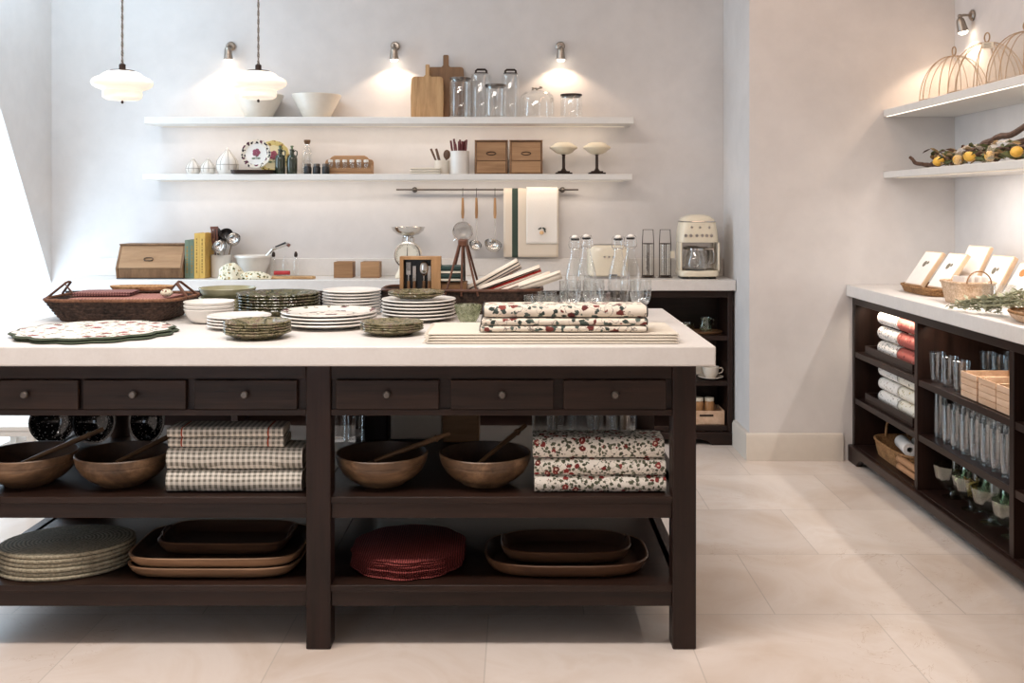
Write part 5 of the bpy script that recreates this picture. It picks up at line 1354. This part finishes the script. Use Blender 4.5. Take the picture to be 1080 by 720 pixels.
# ================================ RIGHT WALL SHELVES ================================
def gauze():
    t=NT('cream_gauze'); b=t.n('ShaderNodeBsdfPrincipled'); b.inputs['Base Color'].default_value=C(236,220,198); b.inputs['Roughness'].default_value=.8
    tl=t.n('ShaderNodeBsdfTranslucent'); tl.inputs[0].default_value=C(238,222,200)
    tr=t.n('ShaderNodeBsdfTransparent')
    m1=t.n('ShaderNodeMixShader'); m1.inputs[0].default_value=.45; t.l(b.outputs[0],m1.inputs[1]); t.l(tl.outputs[0],m1.inputs[2])
    mx=t.n('ShaderNodeMixShader'); mx.inputs[0].default_value=.22; t.l(tr.outputs[0],mx.inputs[1]); t.l(m1.outputs[0],mx.inputs[2]); t.l(mx.outputs[0],t.out.inputs[0]); M['gauze']=t.m
gauze()
M['bamboo']=m_plain('bamboo_rib',C(176,146,112),.5,var=.1)
def dome(label,Y,r,h,tagged,rz):
    t=thing('food_dome',label,'food cover',(2.045,Y,T1),rz,group='gauze food domes')
    prof=[(r*math.cos(a)**.92 if a<PI/2 else 0,.006+h*math.sin(a)) for a in [PI/2*k/12 for k in range(12)]]+[(0,.006+h)]
    MB().lathe(prof,60,mod=lambda t,k:1-.012*abs(math.sin(5*t))).build('gauze_cover',M['gauze'],t)
    rb=MB()
    for j in range(10):
        a=j*PI/5
        rb.tube([((q+.0015)*math.cos(a),(q+.0015)*math.sin(a),z) for q,z in prof],.0019,5)
    rb.build('ribs',M['bamboo'],t)
    MB().tube([(r*math.cos(2*PI*k/48),r*math.sin(2*PI*k/48),.004) for k in range(48)],.0038,8,True).build('rim',M['bamboo'],t)
    k=MB(); k.tube([(.0,.016*math.cos(q),h+.028+.02*math.sin(q)) for q in [2*PI*i/20 for i in range(20)]],.0032,6,True); k.build('ring_handle',M['bamboo'],t)
    if tagged:
        g=MB(); g.at((-.047,-.062,h*.92),rz=-.68,rx=-.35).box(-.022,.022,-.001,.001,-.016,.014); p=g.build('paper_tag',M['paper'],t)
        q=MB(); q.at((-.047,-.062,h*.92),rz=-.68,rx=-.35)
        for z in (.006,0,-.008): q.box(-.015,.013,-.0016,-.0011,z,z+.002)
        q.build('printed_lines',M['pewter'],p)
dome('cream gauze food dome with bamboo ribs, farthest one on the upper right shelf',4.70,.15,.205,False,.1)
dome('cream gauze food dome with a paper tag on the upper right shelf',4.37,.155,.215,True,.25)
dome('cream gauze food dome cut by the right edge of the photo',4.03,.15,.205,False,.4)

M['bark']=m_plain('brown_bark',C(84,60,46),.85,var=.35,sc=60,bump=.6)
M['leafg']=m_plain('olive_leaf',C(92,98,58),.6,var=.3,sc=40)
M['dryleaf']=m_plain('dry_leaf',C(150,122,84),.7,var=.3,sc=40)
M['ribbon']=m_plain('gauze_ribbon',C(214,196,172),.8,var=.06)
def branch(label,pts,r,seed):
    t=thing('branch',label,'branch',pts[0],group='dried branches')
    P0=Vector(pts[0]); pp=[]
    for k in range(len(pts)-1):
        for j in range(6):
            f=j/6; q=Vector(pts[k]).lerp(Vector(pts[k+1]),f)-P0
            q+=Vector((noise.noise(q*14+Vector((seed,0,0))),0,noise.noise(q*14+Vector((0,seed,0)))))*.014
            pp.append(q)
    pp.append(Vector(pts[-1])-P0)
    n=len(pp)
    MB().tube(pp,[r*(1-.5*k/n)*(1+.25*noise.noise(Vector((k*.9,seed,0)))) for k in range(n)],9).build('stem',M['bark'],t)
    return t,pp
LZ=T2
br1,_=branch('long garland of brown branches, lemons and gauze on the lower right shelf',[(2.0,4.78,LZ+.03),(2.01,4.6,LZ+.05),(2.03,4.4,LZ+.085),(2.045,4.2,LZ+.12),(2.06,4.02,LZ+.155),(2.07,3.8,LZ+.19)],.019,3)
br1.name='lemon_garland'; br1['category']='garland'; del br1['group']
GO=Vector(br1.location)
def stem(pts,r,seed):
    pp=[]
    for k in range(len(pts)-1):
        for j in range(6):
            q=Vector(pts[k]).lerp(Vector(pts[k+1]),j/6)-GO
            pp.append(q+Vector((noise.noise(q*14+Vector((seed,0,0))),0,noise.noise(q*14+Vector((0,seed,0)))))*.014)
    n=len(pp); MB().tube(pp,[r*(1-.3*k/n)*(1+.25*noise.noise(Vector((k*.9,seed,0)))) for k in range(n)],9).build('stem',M['bark'],br1)
stem([(2.11,4.5,LZ+.025),(2.115,4.35,LZ+.065),(2.12,4.2,LZ+.10),(2.12,4.08,LZ+.14),(2.12,4.04,LZ+.15)],.018,8)
stem([(1.96,4.66,LZ+.014),(1.935,4.78,LZ+.02),(1.915,4.84,LZ+.035),(1.905,4.88,LZ+.055)],.011,5)
stem([(1.95,4.72,LZ+.02),(1.96,4.4,LZ+.04),(1.97,4.1,LZ+.055),(1.98,3.7,LZ+.06)],.013,11)
def leaves(n,xc,xs,zs,seed,name,mat,L0):
    r=random.Random(seed); a=MB()
    for i in range(n):
        y=r.uniform(3.7,4.72)
        p=Vector((xc+r.gauss(0,xs),y,LZ+.012+min(.07,abs(r.gauss(0,zs)))))-GO
        a.M=Matrix.Translation(p)@Matrix.Rotation(r.uniform(0,6.3),4,'Z')@Matrix.Rotation(r.uniform(-1.1,1.1),4,'X')@Matrix.Rotation(r.uniform(-.6,.6),4,'Y')
        L=L0*(.7+.6*r.random()); w=L*.36
        a.add([(-L,0,0),(-L*.4,-w,.003),(L*.4,-w*.8,.003),(L,0,-.003),(L*.4,w*.8,.003),(-L*.4,w,.003),(0,0,-.002)],[(0,1,6),(1,2,6),(2,3,6),(3,4,6),(4,5,6),(5,0,6)])
    a.build(name,mat,br1)['kind']='stuff'
leaves(90,1.95,.022,.032,4,'dry_leaves',M['dryleaf'],.022)
leaves(110,1.955,.024,.034,9,'green_leaves',M['leafg'],.025)
leaves(90,1.965,.02,.04,14,'dark_leaves',M['bark'],.02)
for k,(x,y,z,rz) in enumerate(((1.912,4.555,.027,.3),(1.918,4.37,.026,1.2),(1.912,4.245,.034,2.0),(1.915,3.85,.034,.5),(1.93,4.10,.03,1.1))):
    o=MB().at((0,0,0),rz=rz,ry=1.35).lathe([(0,-.031),(.005,-.029),(.0135,-.022),(.0205,-.009),(.0215,.004),(.017,.017),(.008,.025),(.0045,.031),(0,.032)],24).build('lemon',M['lemon'],br1); o.location=Vector((x,y,LZ+z))-GO
for y in (4.31,4.02):
    def fn(u,v,y=y):
        a=PI*v; return (-.058*math.cos(a),(u-.5)*.07+.012*math.sin(6*v),.002+.085*math.sin(a)**.8+.008*noise.noise(Vector((u*4,v*7,y))))
    o=MB().grid(fn,10,30).build('gauze_ribbon',M['gauze'],br1,solid=.0015); o.location=Vector((1.95,y,LZ))-GO

# ================================ ON THE RIGHT WORKTOP ================================
RTZ=TOP+EPS
def wbasket(name,label,loc,hx,hy,h,mat,rimm,flare,rows,rz,e=4,k=36):
    t=thing(name,label,'basket',loc,rz)
    s,w=woven(h,hx*flare,hy*flare,hx,hy,e,rows,.014,k,.009,.008)
    MB().loft(s,140,w).build('body',mat,t)
    rimring(MB(),hx+.001,hy+.001,e,h+.002,.0055).build('rim',rimm,t)
    return t
wbasket('wicker_tray','shallow brown wicker tray holding framed packs near the corner',(1.945,4.62,RTZ),.13,.2,.03,M['wickerbrown'],M['wickerbrown'],.92,4,0)['category']='tray'
M['pack']=m_plain('white_pack',C(240,232,224),.45,var=.02)
M['packpic']=m_plain('printed_orange',C(206,120,60),.5,var=.4,sc=120)
M['packgrey']=m_plain('printed_grey',C(120,112,96),.5,var=.4,sc=120)
M['frameedge']=m_plain('pale_wood_edge',C(214,184,152),.5)
def pack(label,loc,w,h,th,lean,rz,pic):
    """a framed pack leaning back; local: width along x, height z, faces -y"""
    t=thing('napkin_pack',label,'pack',loc,rz,group='framed packs on the right worktop',rx=-lean); t.location[2]+=th*math.sin(lean) if loc[2]<RTZ+.01 else 0
    MB().box(-w/2,w/2,0,th,0,h).build('block',M['frameedge'],t,.002)
    MB().box(-w/2+.006,w/2-.006,-.0015,-.0002,.006,h-.006).build('cover_sheet',M['pack'],t)
    if pic=='orange':
        q=MB()
        for x in (-.035,.03): q.ell((x,-.0022,h*.72),.024,.0012,.02,12,6)
        q.build('printed_picture',M['packpic'],t)
    elif pic:
        q=MB(); q.ell((-.01,-.0022,h*.62),.014,.001,.017,12,6); q.ell((.012,-.0022,h*.66),.009,.001,.009,12,6); q.build('printed_sprig',M['packgrey'],t)
RZp=-PI/2+.12
pack('white framed pack with a small sprig, farthest left in the wicker tray',(1.85,4.70,RTZ+.0335),.15,.19,.02,.62,RZp,'s')
pack('white framed pack with a small sprig, second in the wicker tray',(1.885,4.525,RTZ+.0335),.15,.19,.02,.62,RZp,'s')
pack('white framed pack leaning behind the second one, nearest the wall',(2.0,4.52,RTZ+.0425),.17,.2,.018,.45,RZp,None)
pack('white framed pack leaning upright behind the pale wicker basket',(2.01,4.335,RTZ+.002),.16,.2,.022,.5,RZp,'s')
pack('white pack with two orange printed pictures beside the wall',(2.045,4.14,RTZ+.002),.19,.175,.03,.58,RZp,'orange')
bq=wbasket('wicker_basket','pale square wicker basket of white cards on the right worktop',(1.88,4.19,RTZ),.088,.1,.085,M['wickerpale'],M['wickerpale'],.82,7,0)
h=MB(); h.tube([(.05*math.cos(a),-.104,.085+.052*math.sin(a)) for a in [PI*k/14 for k in range(15)]],.003,8); h.build('handle',M['wickerbrown'],bq)
for i in range(4):
    o=MB().box(-.006,.006,-.055,.055,0,.1).build('card_pack',M['pack'],bevel=.002); put(o,(1.838+.03*i,4.2,RTZ+.0105),0,0,.16); tag(o,f'white card pack standing in the pale basket, {("first","second","third","fourth")[i]} from the left','card','white cards in the pale basket')
o=MB().box(-.05,.05,-.05,.05,0,.006).build('glass_box',M['glass']); 
t=thing('glass_box','square clear glass box on the right worktop beside the pale basket','box',(1.935,4.03,RTZ),.1); o.parent=t; o.name='base'
s=MB(); s.loft([(.0065,.05,.05,9),(.088,.05,.05,9),(.088,.046,.046,9),(.0065,.046,.046,9)],48,closed=True); s.build('walls',M['ribglass'],t)
o=MB().lathe([(0,0),(.05,0),(.054,.005),(.05,.06),(.03,.13),(.02,.17),(.02,.2),(.018,.2),(.018,.17),(.028,.128),(.047,.06),(.05,.008),(0,.007)],32).build('glass_carafe',M['glass']); put(o,(2.06,3.95,RTZ)); tag(o,'conical clear glass carafe at the right edge of the photo','carafe')
tt=thing('woven_tray','shallow oval woven tray under the herb bundle on the right worktop','tray',(1.84,3.42,RTZ),.1)
MB().loft([(0,.09,.17,2.3),(.012,.105,.19,2.3),(.03,.115,.2,2.3),(.034,.113,.198,2.3),(.03,.107,.192,2.3),(.014,.095,.175,2.3)],80,lambda t,k:1+.006*math.sin(60*t)).build('pan',M['wickerpale'],tt)
rimring(MB(),.113,.199,2.3,.034,.0055).build('rim',M['wickerbrown'],tt)
M['herbstem']=m_plain('pale_green_stem',C(150,148,116),.8,var=.15)
hb=thing('herb_bundle','bundle of grey green herb stems lying on the right worktop','herbs',(1.80,3.60,RTZ),0)
M['herb']=m_plain('grey_green_herb',C(176,176,150),.8,var=.2,sc=70)
st=MB(); lf=MB(); r_=random.Random(5)
for i in range(13):
    x0=-.03+.006*i; sp=[(x0-.095+.02*r_.random(),.32-.02*i%3,.012+.012*(i%3)),(x0-.04,.16,.03+.014*(i%3)),(x0,.0,.05+.016*(i%4)),(x0+.03,-.16,.062+.016*(i%4)),(x0+.05,-.34,.07+.014*(i%3))]
    st.tube(sp,.0028,6)
    for j in range(44):
        f=j/44*4*.82; k=int(f); q=Vector(sp[k]).lerp(Vector(sp[min(k+1,4)]),f-k)
        lf.M=Matrix.Translation(q)@Matrix.Rotation(r_.uniform(0,6.3),4,'Z')@Matrix.Rotation(r_.uniform(-1.,.6),4,'Y')
        L=.018+.012*r_.random(); lf.add([(0,0,0),(L*.5,-L*.3,.002),(L,0,0),(L*.5,L*.3,.002),(L*.5,0,-.002)],[(0,1,4),(1,2,4),(2,3,4),(3,0,4)])
st.build('stems',M['herbstem'],hb); o=lf.build('leaves',M['herb'],hb); o['kind']='stuff'

# ================================ IN THE RIGHT CABINET ================================
R1,R2,R3=RS[2]+EPS,RS[1]+EPS,RS[0]+EPS
M['fl_roll']=m_floral('sprig_print_towel',C(238,230,222),C(120,128,122),C(150,100,104),60,40,.3,.22,.4,C(170,160,154))
M['coral']=m_floral('coral_print_towel',C(180,100,90),C(208,156,142),C(152,74,70),50,36,.3,.3,.6)
M['yellowroll']=m_floral('pale_yellow_towel',C(240,232,216),C(222,202,150),C(200,190,170),50,30,.26,.22,.4)
M['whiteroll']=m_floral('white_print_towel',C(240,234,226),C(196,192,176),C(206,180,160),60,40,.24,.2,.4)
def holder(z,l):
    t=thing('wooden_tray',l,'tray',(1.93,4.72,z),0,group='trays in the right cabinet')
    MB().box(-.19,.16,-.3,.3,0,.012).build('base',M['darky'],t,.001)
    for a in ((-.19,-.18,-.3,.3),(.15,.16,-.3,.3),(-.18,.15,-.3,-.29),(-.18,.15,.29,.3)): MB().box(*a,.0125,.042).build('side',M['darky'],t,.001)
holder(R1,'dark shallow wooden tray under the coral and white towel rolls'); holder(R2,'dark shallow wooden tray under the white and yellow towel rolls')
for z,mats,nm in ((R1,('fl_roll','coral'),('white sprig print','coral print')),(R2,('whiteroll','yellowroll'),('white','pale yellow print'))):
    for i in range(3):
        for j,(ya,yb) in enumerate(((4.93,4.685),(4.675,4.44))):
            r=.0355 if z>.5 else .0315; zc=z+.0145+r+i*r*2.0
            roll_between('towel_roll',M[mats[j]],(1.80,ya,zc),(1.80,yb,zc),r,f'{nm[j]} towel roll, {("bottom","middle","topmost")[i]} of its stack in the right cabinet','towel','towel rolls in the right cabinet',1.2+.4*i,.93)
    o=cloth_block(.2,.22,.05,8,2,int(z*100),.5,.001).build('folded_cloth',M['linen']); put(o,(1.96,4.86,z+.0135),PI/2); tag(o,'folded pale cloth lying behind the coral towel rolls' if z>.5 else 'folded pale cloth lying behind the pale yellow towel rolls','cloth')
    o=MB().box(-.0015,.0015,-.12,.12,0,.145).build('paper_sheet',M['paper']); put(o,(1.89,4.80,z+.066),0,0,.5); o.rotation_euler=(0,.55,0); tag(o,'pale card leaning beside the coral towel rolls' if z>.5 else 'pale card leaning beside the pale yellow towel rolls','card')
wb=wbasket('wicker_basket','brown wicker basket with hoop handles on the lowest shelf of the right cabinet',(1.885,4.76,R3),.14,.23,.075,M['wickerbrown'],M['wickerbrown'],.9,6,0)
for yy in (.222,-.222):
    MB().tube([(.055*math.cos(a),yy,.06+.13*math.sin(a)**.8) for a in [PI*k/16 for k in range(17)]],.0065,8).build('hoop_handle',M['wickerbrown'],wb)
for i,(xx,yy) in enumerate(((1.83,4.73),(1.895,4.70))):
    o=MB().at(rx=PI/2).lathe([(.013,-.13),(.03,-.13),(.0315,-.127),(.0315,.127),(.03,.13),(.013,.13)],28,closed=True).build('paper_roll',M['pack'])
    put(o,(xx,yy,R3+.085),-.22,-.08); tag(o,('white rolled cloth in the brown wicker basket, left one of two','white rolled cloth in the brown wicker basket, right one of two')[i],'roll','white rolls in the wicker basket')
# coiled wicker wreaths at the near end of the basket
for i,(dx,dz) in enumerate(((0,0),(.008,.025),(-.006,.05))):
    o=MB()
    for k2 in range(3): o.tube([((.066-.006*k2)*math.cos(2*PI*k/36),(.066-.006*k2)*math.sin(2*PI*k/36),.008*math.sin(6*PI*k/36+2.1*k2)) for k in range(36)],.0075,8,True)
    o=o.build('wicker_ring',M['wickerbrown']); put(o,(1.91+dx,4.43,R3+.022+dz*1.25),.3*i,0,0); tag(o,f'coiled brown wicker ring beside the wicker basket, {("bottom","middle","topmost")[i]} of three','ring','wicker rings')
M['kraft']=m_plain('kraft_brown',C(176,130,92),.6,var=.1)
for i,xx in enumerate((1.735,)):
    pass
for i,(xx,zz2) in enumerate(((1.742,.0185),(1.742,.0535))):
    roll_between('mat_roll',M['kraft'],(xx+.018,4.62,R3+zz2),(xx+.018,4.36,R3+zz2),.0165,('lower brown rolled mat in front of the wicker rings','upper brown rolled mat in front of the wicker rings')[i],'mat','brown rolled mats',0,.95)
# crates
def crate(label,y):
    t=thing('slatted_crate',label,'crate',(1.835,y,R1),0,group='pale slatted crates')
    hx,hy,hh=.095,.066,.1
    for k in range(4):
        z0=.002+k*.0245; z1=z0+.0225
        for s in (-1,1):
            MB().box(s*hx-.003,s*hx+.003,-hy,hy,z0,z1).build('slat',M['pine'],t,.001)
            MB().box(-hx+.004,hx-.004,s*hy-.003,s*hy+.003,z0,z1).build('slat',M['pine'],t,.001)
    for sx in (-1,1):
        for sy in (-1,1): MB().box(sx*(hx-.008)-.0045,sx*(hx-.008)+.0045,sy*(hy-.008)-.0045,sy*(hy-.008)+.0045,.0,.099).build('corner_post',M['oakx'],t,.001)
    MB().box(-hx+.004,hx-.004,-hy+.004,hy-.004,.0,.006).build('base',M['oakx'],t)
crate('pale slatted crate in the right cabinet, farthest of three',3.865); crate('pale slatted crate in the right cabinet, middle of three',3.715); crate('pale slatted crate in the right cabinet, nearest of three',3.575)
def glassproto(kind):
    if kind=='high': return MB().lathe([(0,0),(.026,0),(.027,.004),(.034,.124),(.032,.125),(.0255,.012),(0,.011)],32).build('drinking_glass',M['ribglass'])
    if kind=='tall': return MB().lathe([(0,0),(.024,0),(.025,.004),(.029,.158),(.027,.159),(.0235,.014),(0,.013)],32,mod=rib(12,.012)).build('tall_glass',M['ribglass'])
    if kind=='cyl': return MB().lathe([(0,0),(.026,0),(.027,.003),(.027,.195),(.025,.195),(.025,.008),(0,.007)],32).build('glass_cylinder',M['ribglass'])
    if kind=='foot': return MB().lathe([(0,0),(.04,0),(.042,.003),(.016,.01),(.012,.02),(.018,.032),(.05,.05),(.068,.085),(.074,.125),(.076,.135),(.073,.135),(.065,.088),(.047,.056),(0,.04)],48,mod=lambda t,k:1+(.03 if k in (7,8,9,10) else 0)*math.cos(10*t)).build('footed_bowl',M['paleglass'])
NUM=['first','second','third','fourth','fifth','sixth','seventh','eighth']
def rowof(kind,rows,z,lab,cat,group,row_words):
    p=None
    for ri,(x,ys) in enumerate(rows):
        for i,y in enumerate(ys):
            o=glassproto(kind) if p is None else copy_tree(p); p=p or o
            put(o,(x+rnd.uniform(-.003,.003),y,z),rnd.uniform(0,6)); tag(o,lab.format(NUM[i],row_words[ri]),cat,group)
rowof('high',[(1.775,[4.235,4.12,4.01]),(1.985,[4.24,4.14,4.04,3.94,3.84,3.74]),(2.09,[4.24,4.14,4.04,3.94,3.84,3.74])],R1,'clear drinking glass, {} from the divider, {} row beside the crates','glass','drinking glasses beside the crates',('front','middle','back'))
o=glassproto('cyl'); put(o,(1.79,4.245,R2)); tag(o,'tallest plain glass cylinder beside the divider, middle shelf of the right cabinet','vase')
rowof('tall',[(1.775,[4.13,4.045,3.96,3.875,3.79,3.705,3.625]),(1.87,[4.25,4.16,4.07,3.98,3.89,3.80,3.71,3.62]),(1.97,[4.25,4.14,4.03,3.92,3.81,3.70])],R2,'tall clear glass, {} from the divider, {} row on the middle shelf','glass','tall glasses on the middle shelf',('front','middle','back'))
rowof('foot',[(1.82,[4.19,4.02,3.85,3.68]),(1.99,[4.15,3.98,3.81,3.64])],R3,'footed clear bowl, {} from the divider, {} row on the lowest shelf','bowl','footed glass bowls',('front','back'))
M['goldwire']=m_plain('gilt_tinsel',C(196,160,92),.3,.8,sc=80)
g=MB()
for i in range(26):
    a=rnd.uniform(0,6.28); pp=[(.0,0,.045)]
    pts=[(.035*math.cos(a+k*.9)*(.4+.1*k),.035*math.sin(a+k*.9)*(.4+.1*k),.05+.017*k+.01*rnd.random()) for k in range(5)]
    g.tube(pts,.0016,5)
o=g.build('gilt_tinsel',M['goldwire']); put(o,(1.82,4.02,R3)); tag(o,'tangle of gilt wire in the second footed bowl','decoration',kind='stuff')
# white bench beside the glazed opening
t=thing('white_bench','low white slatted bench by the bright window, seen under the island','bench',(gx(12,4.55),4.55,0))
for i in range(4): MB().box(-.35,.18,-.15+.078*i,-.15+.078*i+.066,.315,.335).build('seat_slat',M['paint'],t,.003)
for x in (-.33,-.05,.155):
    for y in (-.13,.13): MB().box(x-.016,x+.016,y-.016,y+.016,0,.29).build('leg',M['paint'],t,.002)
for y in (-.13,.13): MB().box(-.35,.18,y-.014,y+.014,.29,.3145).build('rail',M['paint'],t,.002)
